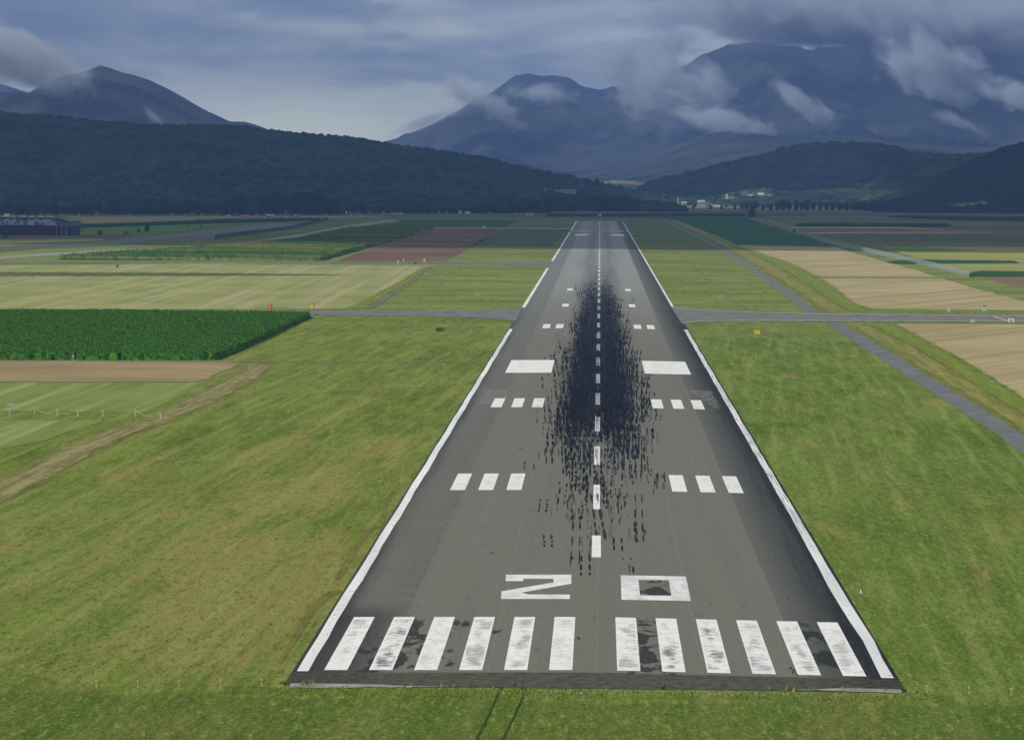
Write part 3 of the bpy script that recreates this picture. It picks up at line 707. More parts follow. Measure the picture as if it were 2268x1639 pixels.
make_hill('mountain', [(-700, 300), (-400, 250), (-200, 235), (0, 212), (60, 204), (110, 182), (160, 165), (200, 150), (221, 141), (262, 157), (300, 170), (345, 187), (380, 204), (420, 230), (455, 251), (490, 268), (512, 271), (545, 270), (575, 280), (620, 298), (700, 330), (800, 380)],
          10500, 7000, 1800, None, 22., .30, 520., 3, ridged=True, mat=M_MNT)
make_hill('mountain', [(-600, 180), (-200, 150), (0, 186), (50, 202), (100, 215), (200, 260)], 15000, 12000, 1500, None, 50., .12, 900., 4, mat=M_MNT)
make_hill('mountain', [(700, 390), (800, 352), (857, 322), (905, 297), (950, 276), (1000, 247), (1045, 222), (1090, 198), (1118, 176), (1150, 160), (1180, 156), (1205, 163), (1240, 168), (1262, 170), (1290, 188), (1330, 205), (1360, 190), (1400, 196), (1450, 160), (1500, 140), (1530, 124), (1560, 112), (1600, 97), (1640, 92), (1760, 96), (1850, 108), (1930, 130), (2000, 160), (2060, 130), (2150, 118), (2268, 128), (2500, 140), (2900, 230)],
          15500, 9500, 3000, None, 30., .36, 900., 8, ridged=True, mat=M_MNT)
make_hill('mountain', [(1480, 300), (1540, 235), (1580, 200), (1640, 160), (1690, 136), (1750, 134), (1800, 150), (1870, 190), (1940, 240), (2050, 285), (2200, 330)],
          13200, 10200, 1200, None, 28., .30, 480., 21, ridged=True, mat=M_MNT)
make_hill('mountain', [(1300, 395), (1400, 365), (1480, 330), (1550, 302), (1600, 294), (1690, 298), (1740, 303), (1800, 296), (1900, 300), (2000, 312), (2100, 322), (2268, 325), (2700, 340)],
          11000, 8000, 1200, None, 22., .26, 420., 31, ridged=True, mat=M_MNT)
# forested foothills
make_hill('left_hill', [(-500, 230), (-200, 246), (0, 256), (60, 261), (130, 266), (200, 274), (258, 277), (330, 285), (440, 284), (540, 287), (600, 297), (700, 306), (780, 312), (850, 325), (900, 332), (1000, 345), (1080, 358), (1150, 375), (1215, 390), (1262, 397), (1300, 408), (1350, 417), (1400, 430), (1480, 446)],
          5600, 4150, 500, None, 3.6, .13, 330., 41, canopy=(10.5, 6.), skyline=(9., 6., 45), mat=M_FOR, label='dark wooded ridge running down from the left edge to the runway end', cat='forest')
make_hill('near_left_hill', [(-500, 405), (-100, 402), (60, 400), (180, 393), (260, 384), (330, 370), (400, 358), (470, 358), (540, 356), (600, 350), (700, 362), (800, 378), (900, 395), (1000, 412), (1100, 430), (1200, 450)],
          4500, 3950, 250, None, 3., .10, 220., 51, canopy=(10.5, 6.5), mat=M_FOR, label='nearer wooded slope in front of the long dark ridge', cat='forest')
make_hill('right_hill', [(1300, 470), (1380, 445), (1440, 408), (1490, 396), (1540, 386), (1600, 368), (1640, 358), (1690, 350), (1730, 335), (1775, 327), (1830, 323), (1880, 323), (1950, 328), (1990, 334), (2010, 343), (2060, 346), (2120, 350), (2200, 346), (2268, 345), (2500, 350), (2800, 380)],
          7200, 5600, 600, None, 5., .12, 380., 61, canopy=(13., 7.), skyline=(13., 6., 60), clear=((1672, 431, 36, 9), (1650, 427, 12, 4), (1700, 424, 16, 4), (1612, 437, 14, 5), (1472, 436, 8, 3), (1922, 412, 26, 5), (1943, 427, 30, 6), (1624, 432, 18, 3), (1618, 443, 20, 3), (1797, 331, 16, 1.5), (1560, 425, 12, 2)), mat=M_FOR, label='wooded hill behind the village to the right of the runway', cat='forest')
make_hill('right_spur', [(1860, 440), (1940, 400), (2000, 372), (2080, 356), (2160, 352), (2268, 350), (2500, 350), (2800, 360)],
          6000, 5100, 400, None, 4.5, .10, 300., 71, canopy=(12., 6.5), mat=M_FOR, label='middle wooded spur behind the darkest hill at the right edge', cat='forest')
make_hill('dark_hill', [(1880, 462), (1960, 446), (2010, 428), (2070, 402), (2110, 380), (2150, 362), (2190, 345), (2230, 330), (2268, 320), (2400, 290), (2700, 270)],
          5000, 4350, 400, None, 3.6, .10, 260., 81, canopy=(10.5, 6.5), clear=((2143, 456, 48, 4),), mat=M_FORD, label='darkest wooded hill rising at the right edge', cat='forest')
make_hill('knoll', [(1230, 440), (1290, 422), (1325, 404), (1370, 399), (1410, 402), (1445, 414), (1500, 436)], 7900, 7100, 400, None, 8., .04, 300., 91,
          mat=field('knoll_pasture', (.14, .15, .07), (.20, .20, .09), None))
# ------------------------------------------------------------------ trees
def m_leaf(name, dark, light):
    def fn(n):
        r = n.node('ShaderNodeObjectInfo').outputs['Random']
        g = n.noise(n.node('ShaderNodeTexCoord').outputs['Object'], .45, 4, .7)
        c = n.mix(n.mr(g, .35, .65), dark, light); c = n.mix(n.mul(r, .5), c, [light[0]*1.25, light[1]*1.1, light[2]*.8])
        return dict(c=c)
    return material(name, fn, .9, .05)
M_LEAF = m_leaf('leaves', (.010, .026, .010), (.042, .080, .022))
M_LEAF2 = m_leaf('pale_leaves', (.024, .045, .018), (.075, .115, .045))
M_BARK = plain('bark', (.09, .07, .05), .9)
def crown_mesh(hh, rr, seed, kind='round', nleaf=1500):
    r = np.random.RandomState(seed); lobes = []
    if kind == 'cone':
        for k in range(9):
            t = k/8; lobes.append((r.uniform(-.1, .1), r.uniform(-.1, .1), hh*(.16+.8*t), rr*(1.0-.85*t)*.9+.2, hh*.13))
    else:
        nl = 9 if kind == 'round' else 5
        for k in range(nl):
            a = r.uniform(0, 6.28); q = r.uniform(0, .62)*rr; z = hh*(r.uniform(.22, .84) if kind == 'round' else .5)
            s = rr*r.uniform(.34, .58)*(1.05-.5*max(0, z/hh-.6)); lobes.append((q*math.cos(a), q*math.sin(a), z, s, s*1.05))
        lobes.append((0, 0, hh*.80, rr*.42, hh*.17)); lobes.append((0, 0, hh*.42, rr*.70, hh*.34))
    L = np.array(lobes); w = L[:, 3]**2; pick = r.choice(len(L), nleaf, p=w/w.sum())
    d = r.normal(size=(nleaf, 3)); d /= np.linalg.norm(d, axis=1)[:, None]; q = r.uniform(.72, 1.08, nleaf)
    c = np.stack([L[pick, 0]+d[:, 0]*L[pick, 3]*q, L[pick, 1]+d[:, 1]*L[pick, 3]*q, L[pick, 2]+d[:, 2]*L[pick, 4]*q], 1)
    c[:, 2] = np.abs(c[:, 2]-hh*.06)+hh*.05
    s = hh*.034*r.uniform(.6, 1.5, nleaf)[:, None]
    nrm = d+r.normal(size=(nleaf, 3))*.45; nrm /= np.linalg.norm(nrm, axis=1)[:, None]
    t1 = np.cross(nrm, r.normal(size=(nleaf, 3))); t1 /= np.linalg.norm(t1, axis=1)[:, None]; t2 = np.cross(nrm, t1)
    v = np.concatenate([c+t1*s, c+t2*s*.8, c-t1*s, c-t2*s*.8], 0); i = np.arange(nleaf)
    f = np.stack([i, i+nleaf, i+2*nleaf, i+3*nleaf], 1)
    return v, f
def make_tree(name, label, cat, hh, rr, seed, kind='round', leaf=None, group=None, n=1500):
    t = thing(name, label, cat, group=group); v, f = crown_mesh(hh, rr, seed, kind, n)
    mesh_obj('crown', v, f, leaf or M_LEAF, t)
    b = MB(); b.tube((0, 0, -.5), (0, 0, hh*.5), hh*.028, hh*.016)
    for k in range(4):
        a = k*1.6+seed; b.tube((0, 0, hh*(.22+.06*k)), (math.cos(a)*rr*.5, math.sin(a)*rr*.5, hh*(.5+.05*k)), hh*.012, hh*.005, 6)
    b.build('trunk', M_BARK, t); return t
GT = 'broadleaf trees of the far tree line'
protos = [make_tree('broadleaf_tree', '', 'tree', 18, 7.5+.6*k, 100+k, 'round', M_LEAF if k % 3 else M_LEAF2) for k in range(6)]
tall = [make_tree('conifer_tree', '', 'tree', 20, 4.2, 120+k, 'cone', M_LEAF) for k in range(2)]
used = set()
def put_tree(src, x, y, h, label, cat, group=None, z=0., w=1.):
    if src.name in used: o = copy_tree(src)
    else: o = src; used.add(src.name)
    s = h/(20. if src in tall else 18.); o.location = (x, y, z); o.scale = (s*w, s*w, s); o.rotation_euler = (0, 0, random.uniform(0, 6.28))
    o['label'] = label; o['category'] = cat
    if group: o['group'] = group
    elif 'group' in o: del o['group']
    return o
topl = [(-300, 442), (0, 447), (90, 452), (150, 455), (230, 446), (300, 440), (380, 446), (470, 450), (540, 436), (620, 431), (700, 432), (760, 440), (800, 452), (850, 458), (900, 452), (960, 454), (1040, 455), (1110, 444), (1180, 442), (1240, 434), (1268, 440), (1290, 452), (1310, 440), (1350, 434), (1395, 436), (1418, 450)]
tu, tv = zip(*topl)
def horizon(u): return 406.2+(u-1329.3)*.00805
SEG = [(-999, 'behind the warehouse at the left edge'), (178, 'behind the bright green field right of the warehouse'), (420, 'behind the small white site cabin'), (528, 'behind the orange truck and tank truck'),
       (618, 'behind the crane truck and excavator'), (664, 'behind the row of four cars'), (735, 'behind the yellow road board'), (785, 'behind the lone white car'), (840, 'behind the blue white trucks'), (905, 'behind the orange car'),
       (985, 'behind the white van and box truck'), (1060, 'right of the white van, before the ridge'), (1140, 'behind the red and white striped boxes'), (1200, 'below the long white building on the slope'),
       (1283, 'straight behind the far end of the runway'), (1345, 'behind the white car on the rising road'), (1425, 'left of the church tower'), (1495, 'in front of the church and the village'), (1600, 'behind the long low sheds'), (1650, 'behind the lone dark tree, below the hamlet'),
       (1720, 'behind the low dark thicket'), (1810, 'below the green clearings on the hill'), (1990, 'in front of the darkest hill'), (2150, 'below the dark hill near the right edge')]
def seg_label(u, row, src):
    w = [t for a, t in SEG if u >= a][-1]; k = 'pointed conifer' if src in tall else ('pale green tree' if src.children[0].data.materials[0] == M_LEAF2 else 'dark round tree')
    return k+(' in the front row ', ' in the second row ', ' in the back row ')[row]+w, 'tree belt '+w
rows = 0
for row, (dv, du) in enumerate(((0, 17.), (-2.2, 19.), (-4.5, 24.))):
    u = -260+row*7
    while u < 1425:
        base = (477.5 if u < 760 else 474.5 if u < 1230 else 470.5)+dv
        if 1283 < u < 1300 and row == 0: u += 10; continue
        x, y = G(u, base); top = float(np.interp(u, tu, tv))+random.uniform(-2.5, 5)
        h = (base-top)/(base-horizon(u))*CH*random.uniform(1.0, 1.22)
        src = random.choice(protos if random.random() < .93 else tall); lb, gr = seg_label(u, row, src)
        put_tree(src, x, y+random.uniform(-12, 12), h, lb, 'tree', gr, w=random.uniform(.85, 1.15)); u += du*random.uniform(.7, 1.25)
topr = [(1425, 452), (1470, 446), (1530, 452), (1570, 456), (1640, 452), (1680, 444), (1760, 440), (1830, 442), (1900, 444), (1960, 442), (2010, 440), (2100, 448), (2200, 452), (2268, 448), (2500, 440)]
ru, rv = zip(*topr)
for row, (dv, du) in enumerate(((0, 16.), (-4., 19.))):
    u = 1428+row*7
    while u < 2480:
        base = float(np.interp(u, [1425, 1560, 1700, 2000, 2500], [467.5, 464, 466.5, 468.5, 470.5]))+dv
        if row == 0 and 1480 < u < 1640 and random.random() < .6: u += 12; continue
        x, y = G(u, base); top = float(np.interp(u, ru, rv))+random.uniform(-2, 6)+(3 if 1490 < u < 1620 else 0)
        h = max(6., (base-top)/(base-horizon(u))*CH*random.uniform(.85, 1.05)); src = random.choice(protos if random.random() < .88 else tall); lb, gr = seg_label(u, row, src)
        put_tree(src, x, y+random.uniform(-15, 15), h, lb, 'tree', gr, w=random.uniform(.8, 1.05)); u += du*random.uniform(.7, 1.3)
def single(u, vb, vt, label, kind='round', w=1., cat='tree', name='lone_tree', seed=1, leaf=None):
    x, y = G(u, vb); h = (vb-vt)/(vb-horizon(u))*CH
    t = make_tree(name, label, cat, h, h*.42*w, seed, kind, leaf or M_LEAF, n=900); t.location = (x, y, 0); return t
def skyline_tree(u, vb, vt, hill, label, seed):
    x, y, z = on_hill(u, vb, hill, 4200); h = (vb-vt)*(y+CD)/F
    t = make_tree('lone_tree', label, 'tree', h, h*.4, seed, n=900); t.location = (x, y, z-1); return t
single(326, 515.5, 494, 'upright round tree standing on the bright green field right of the warehouse', w=.9, seed=201)
single(307, 516.5, 506, 'small round shrub just left of the upright tree on the bright field', w=1.3, cat='shrub', name='shrub', seed=202)
single(222, 522.5, 509, 'dense round bush nearest to the right end of the warehouse', w=1.5, cat='bush', name='bush', seed=203)
single(12, 529, 517, 'dark wide bush below the warehouse at the left edge', w=2.3, cat='bush', name='bush', seed=204)
single(278, 521, 512, 'low spreading bush between the round bush and the upright tree', w=2.8, cat='bush', name='bush', seed=205)
single(417, 503.5, 499.6, 'low flat bush on the bright field near its upper right corner', w=4.2, cat='bush', name='bush', seed=206)
single(446, 504.5, 498, 'tiny round bush at the edge of the grey access road', w=1.2, cat='bush', name='bush', seed=207)
single(1665.5, 482, 459, 'lone dark tree at the field corner in front of the village', w=1.15, seed=208)
single(1745, 480.5, 474.5, 'low dark thicket left half behind the white farm track', w=4.5, cat='thicket', name='thicket', seed=209)
single(1778, 481, 474, 'low dark thicket right half behind the white farm track', w=4.2, cat='thicket', name='thicket', seed=210)
single(1759, 516, 508, 'small bush leaning on the far part of the perimeter fence', w=1.3, cat='bush', name='bush', seed=211)
skyline_tree(1300, 417, 392, 'left_hill', 'rounded tree on the skyline beside the small white tower', 212)
skyline_tree(1321, 420, 393, 'left_hill', 'right one of two rounded trees on the skyline above the runway end', 213)
single(260, 592.5, 585.5, 'small scrubby bush alone on the pale mown meadow', w=1.6, cat='bush', name='bush', seed=214, leaf=M_LEAF2)

# ------------------------------------------------------------------ crops with height
def crop(name, pts, h, mat, cell, step, label, z=0., blades=0, bl_h=.5, bl_mat=None, world=False):
    P = [tuple(p) if world else G(*p) for p in pts]; xs_ = [p[0] for p in P]; ys_ = [p[1] for p in P]
    X, Y = np.meshgrid(np.arange(min(xs_), max(xs_), step), np.arange(min(ys_), max(ys_), step*1.5))
    X = X+RNG.uniform(-.4, .4, X.shape)*step; Y = Y+RNG.uniform(-.55, .55, Y.shape)*step
    ins = np.zeros(X.shape, bool); j = len(P)-1
    for i in range(len(P)):
        xi, yi = P[i]; xj, yj = P[j]
        with np.errstate(divide='ignore', invalid='ignore'):
            ins ^= ((yi > Y) != (yj > Y)) & (X < (xj-xi)*(Y-yi)/((yj-yi) if yj != yi else 1e-9)+xi)
        j = i
    c, t = crowns(X, Y, cell, 77)
    edge = ins.copy(); e2 = np.zeros_like(ins); e2[1:-1, 1:-1] = ins[1:-1, 1:-1] & ins[:-2, 1:-1] & ins[2:, 1:-1] & ins[1:-1, :-2] & ins[1:-1, 2:]
    Z = np.where(e2, h*(.55+.42*c)+h*.5*(fbm(X, Y, 11., 4, 5)-.5)+h*.12*RNG.uniform(-1, 1, X.shape), 0.)
    ny, nx = X.shape; i = np.arange((nx-1)*(ny-1)); r, q = i//(nx-1), i % (nx-1); k = r*nx+q
    F4 = np.stack([k, k+1, k+nx+1, k+nx], 1); keep = ins.ravel()[F4].any(1); F4 = F4[keep]
    used_, inv = np.unique(F4, return_inverse=True); V = np.stack([X.ravel(), Y.ravel(), Z.ravel()], 1)[used_]; F4 = inv.reshape(-1, 4)
    if blades:
        cand = np.argwhere(e2); pk = cand[RNG.randint(len(cand), size=blades)]
        bx = X[pk[:, 0], pk[:, 1]]+RNG.uniform(-step, step, blades); by = Y[pk[:, 0], pk[:, 1]]+RNG.uniform(-step, step, blades); bz = Z[pk[:, 0], pk[:, 1]]
        a = RNG.uniform(0, 6.28, blades); L = bl_h*RNG.uniform(.6, 1.3, blades); wd_ = .07+RNG.uniform(0, .06, blades)
        ca, sa = np.cos(a), np.sin(a); tip = np.stack([bx+ca*L*.8, by+sa*L*.8, bz+L*.25], 1); mid = np.stack([bx+ca*L*.4, by+sa*L*.4, bz+L*.55], 1)
        p0 = np.stack([bx, by, bz-.1], 1); s = np.stack([-sa*wd_, ca*wd_, 0*wd_], 1); o = len(V)
        V = np.concatenate([V, p0, mid+s, tip, mid-s], 0); ii = np.arange(blades)
        F4 = np.concatenate([F4, o+np.stack([ii, ii+blades, ii+2*blades, ii+3*blades], 1)], 0)
    return stuff(mesh_obj(name, V, F4, mat), label, 'crop')
def m_crop(name, dark, light, yel=None, sy=.01):
    def fn(n):
        g = n.noise(n.scale(1.1, .8), 1., 4, .7); b = n.noise(n.scale(.008, sy), 1., 3, .5)
        c = n.mix(n.mr(g, .35, .68), dark, light)
        if yel: c = n.mix(n.mul(n.mr(b, .42, .62), .8), c, yel)
        return dict(c=c)
    return material(name, fn, .9, .02)
M_CORN = m_crop('maize_leaves', (.020, .085, .010), (.085, .215, .028))
M_CORN2 = m_crop('maize_far', (.030, .095, .018), (.065, .150, .028), (.20, .20, .045), .02)
M_CROPG = m_crop('green_crop', (.020, .065, .015), (.05, .12, .03))
M_CROPD = m_crop('dark_crop', (.010, .045, .018), (.025, .07, .025))
crop('maize_crop', [(-120, 697.5), (300, 699), (690, 702.5), (620, 737), (560, 765), (480, 798), (300, 798.5), (-160, 797)], 1.6, M_CORN, .85, .38, 'dense green maize field between the left taxiway and the brown stubble', blades=130000, bl_h=.55)
crop('maize_crop', [(120, 576), (300, 577), (715, 579), (800, 555), (880, 532), (962, 507), (905, 503), (770, 510), (641, 537), (487, 551), (300, 562)], 2.4, M_CORN2, 1.6, 1.1, 'yellow green maize field beside the ploughed brown field', blades=25000, bl_h=1.6)
crop('dark_crop', [(1760, 499.5), (2100, 500.5), (2112, 503), (1765, 503)], 2.6, M_CROPD, 2., 2., 'dark strip of crop above the thin pale field on the right')
crop('dark_crop', [(1960, 481.5), (2500, 487.0), (2500, 492.5), (2150, 489.5)], 2.6, M_CROPD, 2., 2.4, 'long dark strip of crop below the darkest hill')
crop('dark_crop', [(1960, 581), (2030, 577), (2250, 580), (2262, 584), (1990, 585.5)], 0.7, M_CROPG, 1.2, .9, 'dark green strip of crop crossing the yellow field')
crop('dark_crop', [(2135, 609), (2170, 603), (2500, 606), (2500, 614.5), (2145, 613)], 0.8, M_CROPG, 1.2, .9, 'dark green strip of crop at the near side of the yellow field')
crop('dark_crop', [(-300, 500), (240, 501), (500, 489.5), (727, 486.5), (720, 488), (480, 496), (175, 505), (-300, 506)], 2.2, M_CROPD, 2., 2.2, 'dark strip of crop in front of the ripe field beyond the warehouse')
crop('dark_crop', [(1210, 478.0), (1650, 477.0), (1650, 478.3), (1210, 479.7)], 2.6, M_CROPD, 2., 2.4, 'thin dark strip of crop straight behind the runway end')
# grass tufts close to the camera
def tufts(count, x0, x1, y0, y1, hmin, hmax, mat, name, label, cat, avoid=True, seed=3, wf=.10):
    r = np.random.RandomState(seed); x = r.uniform(x0, x1, count); y = r.uniform(y0, y1, count)
    k = r.rand(count) < (np.clip((150-y)/150, 0, 1)**.8 if y1 > 100 else 1); x, y = x[k], y[k]
    if avoid: k = (np.abs(x) > 23.6) | (y < -9.3); x, y = x[k], y[k]
    c = len(x); hh = r.uniform(hmin, hmax, c); V = []; Fs = []; off = 0
    for b in range(3):
        a = r.uniform(0, 6.28, c); w = hh*wf*r.uniform(.6, 1.6, c); lx, ly = r.normal(0, .35, c)*hh, r.normal(0, .35, c)*hh
        px_, py_ = x+r.normal(0, .12, c), y+r.normal(0, .12, c)
        V += [np.stack([px_-np.cos(a)*w, py_-np.sin(a)*w, 0*w], 1), np.stack([px_+np.cos(a)*w, py_+np.sin(a)*w, 0*w], 1), np.stack([px_+lx, py_+ly, hh], 1)]
        i = np.arange(c); Fs.append(np.stack([off+i, off+c+i, off+2*c+i], 1)); off += 3*c
    return stuff(mesh_obj(name, np.concatenate(V), np.concatenate(Fs), mat), label, cat)
def m_tuft(n):
    x, y, z = n.sep(n.pos()); g = n.noise(n.scale(.3, .12), 1., 4, .7); q = n.noise(n.scale(3., 3., 3.), 1., 2)
    c = n.mix(n.mr(g, .35, .7), (.16, .23, .03), (.30, .35, .08)); c = n.mix(n.mul(n.mr(q, .55, .75), .5), c, (.42, .37, .16)); return dict(c=c)
M_TUFT = material('grass_blades', m_tuft, .9, .05)
tufts(60000, -62, 62, -44, 150, .06, .2, M_TUFT, 'grass', 'rough green grass around the runway threshold', 'grass')
tufts(500, -10, 24, -10.8, -8.6, .10, .26, plain('flower_white', (.45, .45, .36)), 'flowers', 'tiny white flowers in the grass just below the threshold', 'flowers', seed=5, wf=.12)
tufts(5000, -27, 26, -12.5, -8.6, .05, .22, M_TUFT, 'grass', 'ragged grass along the end of the pavement', 'grass', avoid=False, seed=6)
tufts(46, -24.6, 24.4, -8.6, -6.6, .15, .42, material('weeds', lambda n: dict(c=(.20, .24, .06)), .9, .05), 'weeds', 'weeds growing out of the pavement joint at the threshold', 'weeds', avoid=False, seed=8, wf=.25)

# ------------------------------------------------------------------ small things on the airfield
M_WHITE = plain('white_enamel', (.72, .73, .72), .45, .08)
M_YSIGN = plain('yellow_sign_face', (.72, .50, .03), .5, .08)
M_YPOLE = plain('yellow_pole', (.70, .52, .05), .5, .1)
M_BLACK = plain('black_paint', (.015, .015, .015), .5, .1)
M_RED = plain('red_enamel', (.62, .05, .03), .5, .1)
M_ORANGE = plain('orange_enamel', (.70, .20, .03), .5, .1)
M_GREY = plain('grey_metal', (.28, .29, .29), .5, .15)
M_DARK = plain('dark_metal', (.06, .065, .07), .5, .15)
M_GLASS = plain('dark_glass', (.03, .04, .05), .15, .1, spec=.6)
M_LAMP = plain('lamp_lens', (.75, .66, .52), .2, .1)
M_TYRE = plain('tyre_rubber', (.02, .02, .02), .8, .1)
M_WOODW = plain('white_post_paint', (.74, .74, .70), .7, .1)
M_ROPE = plain('white_rope', (.52, .50, .42), .8, .1)

def put(o, u, v, rz=None, z=0):
    x, y = G(u, v); o.location = (x, y, z)
    if rz is not None: o.rotation_euler = (0, 0, rz)
    return o
# approach wing-bar lamps on yellow poles
def lamp():
    t = thing('threshold_lamp', '', 'runway lamp', group='lamps of the threshold wing bars')
    b = MB(); b.tube((0, 0, 0), (0, 0, .40), .035, .03, 8); b.tube((0, 0, 0), (0, 0, .03), .10, .10, 10); b.build('pole', M_YPOLE, t)
    b = MB(); b.tube((0, .10, .47), (0, -.10, .45), .085, .10, 12); b.tube((0, 0, .38), (0, 0, .44), .05, .07, 8); hd = b.build('lamp_head', M_GREY, t)
    MB().tube((0, -.101, .45), (0, -.125, .449), .088, .075, 12).build('lens', M_LAMP, hd); return t
lp = lamp(); ord_ = ['leftmost', 'second', 'third', 'fourth', 'fifth']
for i, (u, v) in enumerate([(214, 1521.5), (306, 1521.6), (397, 1520), (489, 1519.5), (580, 1518)]):
    o = lp if i == 0 else copy_tree(lp); put(o, u, v)
    o['label'] = 'yellow poled lamp left of the threshold, '+(ord_[i]+' of the five' if i < 4 else 'rightmost of the five')
for i, (u, v) in enumerate([(2054, 1533), (2147, 1535.5), (2240, 1539)]):
    o = copy_tree(lp); put(o, u, v); o['label'] = 'yellow poled lamp right of the threshold, '+('nearest the pavement', 'middle of three', 'rightmost of three')[i]
# rope fence
fr = []
for i, (u, v, lean) in enumerate([(-60, 918, 0), (35.2, 919, .02), (124.8, 916.5, 0), (208, 921.5, .03), (282.8, 922.5, .05), (372.5, 922.8, -.02), (491.5, 923, .03), (584, 929, .12)]):
    u = u if u < 0 else u*.6109; fr.append(G(u, v))
names = ['outside the left edge', 'beside the white twin board', 'second right of the twin board', 'third right of the twin board', 'fourth right of the twin board', 'fifth right of the twin board', 'just before the leaning last one', 'leaning, last at the dirt track']
for i, (x, y) in enumerate(fr):
    b = MB(); b.box(-.10, .10, -.07, .07, -.05, 1.15, .01, .01)
    o = b.build('fence_post', M_WOODW, None); o.location = (x, y, 0); o.rotation_euler = (0, -(0, .02, 0, .03, .05, -.02, .03, .14)[i], 0)
    tag(o, 'short white post of the rope fence, '+names[i], 'fence post', 'white posts of the rope fence')
for i in range(len(fr)-1):
    a, c = Vector((fr[i][0], fr[i][1], 1.05)), Vector((fr[i+1][0], fr[i+1][1], 1.05)); b = MB(); P = []
    sag = .75 if i not in (5,) else .9
    for k in range(11): t = k/10; p = a.lerp(c, t); p.z -= sag*4*t*(1-t); P.append(p)
    for k in range(10): b.tube(P[k], P[k+1], .02, .02, 5)
    tag(b.build('rope', M_ROPE), 'sagging white rope of the fence, span number %s from the left edge' % ('zero', 'one', 'two', 'three', 'four', 'five', 'six')[i], 'rope', 'rope spans of the fence')
tufts(900, G(0, 925)[0]-3, G(215, 925)[0]+3, G(0, 925)[1]-2, G(0, 919)[1]+2, .3, .7, M_TUFT, 'grass', 'tall unmown grass under the rope fence', 'grass', seed=22)
t = thing('twin_board_sign', 'white twin board on a thin pole at the rope fence near the left edge', 'sign'); put(t, 24, 919)
MB().tube((0, 0, 0), (0, 0, 1.75), .03, .03, 8).build('pole', M_WHITE, t)
for s in (-1, 1): MB().box(min(s*.03, s*.56), max(s*.03, s*.56), -.05, -.02, 1.45+.02*s, 1.80+.02*s).build('board', M_WHITE, t)
t = thing('marker_pole', 'thin white pole with red box head in front of the maize field', 'marker pole'); put(t, 162, 799.5)
MB().tube((0, 0, 0), (0, 0, 1.9), .035, .03, 8).build('pole', M_WHITE, t); MB().box(-.16, .16, -.13, .13, .75, 1.15).build('box', M_WHITE, t); MB().box(-.1, .1, -.1, .1, 1.35, 1.6).build('red_band', M_RED, t)

# guidance signs
def glyph(b, ch, x, z, s, y=-.012):
    w, h, k = .55*s, s, .15*s
    if ch == 'T': b.box(x, x+w, y, 0, z+h-k, z+h); b.box(x+w/2-k/2, x+w/2+k/2, y, 0, z, z+h-k-.002)
    elif ch == '7':
        b.box(x, x+w, y, 0, z+h-k, z+h); q = [(x+w-k*1.1, z+h-k-.002), (x+w, z+h-k-.002), (x+w*.5, z), (x+w*.5-k*1.1, z)]
        b.poly([(a, y, c) for a, c in q]+[(a, 0, c) for a, c in q], (3, 2, 1, 0), (4, 5, 6, 7), (0, 1, 5, 4), (1, 2, 6, 5), (2, 3, 7, 6), (3, 0, 4, 7))
    elif ch == '1': b.box(x+w*.35, x+w*.35+k*1.3, y, 0, z, z+h)
    elif ch in '<>':
        d = 1 if ch == '>' else -1; c = x+w/2; b.box(c-w*.5, c+w*.2, y, 0, z+h*.5-k*.4, z+h*.5+k*.4) if d > 0 else b.box(c-w*.2, c+w*.5, y, 0, z+h*.5-k*.4, z+h*.5+k*.4)
        q = [(c+d*w*.62, z+h*.5), (c+d*w*.1, z+h*.82), (c+d*w*.1, z+h*.18)]; q = q if d < 0 else [q[0], q[2], q[1]]
        b.poly([(a, y-.003, e) for a, e in q]+[(a, 0, e) for a, e in q], (0, 1, 2), (5, 4, 3), (0, 3, 4, 1), (1, 4, 5, 2), (2, 5, 3, 0))
def guide_sign(name, label, u, v, w, h, text, face, rz=0., legh=.25, size=.55, lmat=M_BLACK, cat='sign'):
    t = thing(name, label, cat); put(t, u, v, rz)
    MB().box(-w/2, w/2, 0, .18, legh, legh+h).build('cabinet', M_BLACK, t, .02)
    f = MB().box(-w/2+.04, w/2-.04, -.03, -.002, legh+.04, legh+h-.04).build('face', face, t)
    for s in (-1, 1): MB().box(s*w*.32-.04, s*w*.32+.04, .04, .12, 0, legh-.002).build('leg', M_GREY, t)
    if text:
        b = MB(); n_ = len(text); st = size*.78; x = -st*n_/2+st*.12
        for ch in text: glyph(b, ch, x, legh+(h-size)/2, size); x += st
        for k in range(len(b.v)): b.v[k] = (b.v[k][0], b.v[k][1]-.032, b.v[k][2])
        b.build('lettering', lmat, f)
    return t
guide_sign('taxiway_sign', 'bright yellow sign with black T7 and arrow right of the runway', 1677.5, 742.5, 1.75, 1.05, 'T7>', M_YSIGN, -.55)
guide_sign('taxiway_sign', 'shaded yellow sign with a black arrow left of the runway', 974, 736.5, 2.0, 1.0, '<1 ', plain('shaded_yellow_face', (.20, .15, .015), .6), .0)  # face turned from the sun: its shade is put into the darker yellow
guide_sign('taxiway_sign', 'small bright yellow sign behind the left taxiway, right of the red one', 691, 684.5, 1.0, 1.25, '', M_YSIGN, -.5, .12)
guide_sign('stop_sign', 'red sign with white lettering standing behind the left taxiway', 598, 687.5, 1.3, 1.2, '11', M_RED, -.5, .35, .6, M_WHITE)
guide_sign('stop_sign', 'small orange sign at the second taxiway before the ploughed field', 894, 582, 1.2, 1.5, '1', M_ORANGE, -.5, .4, .6, M_WHITE)
guide_sign('taxiway_sign', 'small yellow sign at the second taxiway, right of the orange one', 940, 582, 1.2, 1.7, '', M_YSIGN, -.5, .2)
b = thing('marker_post', 'stout white tapered marker post at the maize edge below the red sign', 'marker post'); put(b, 595, 699)
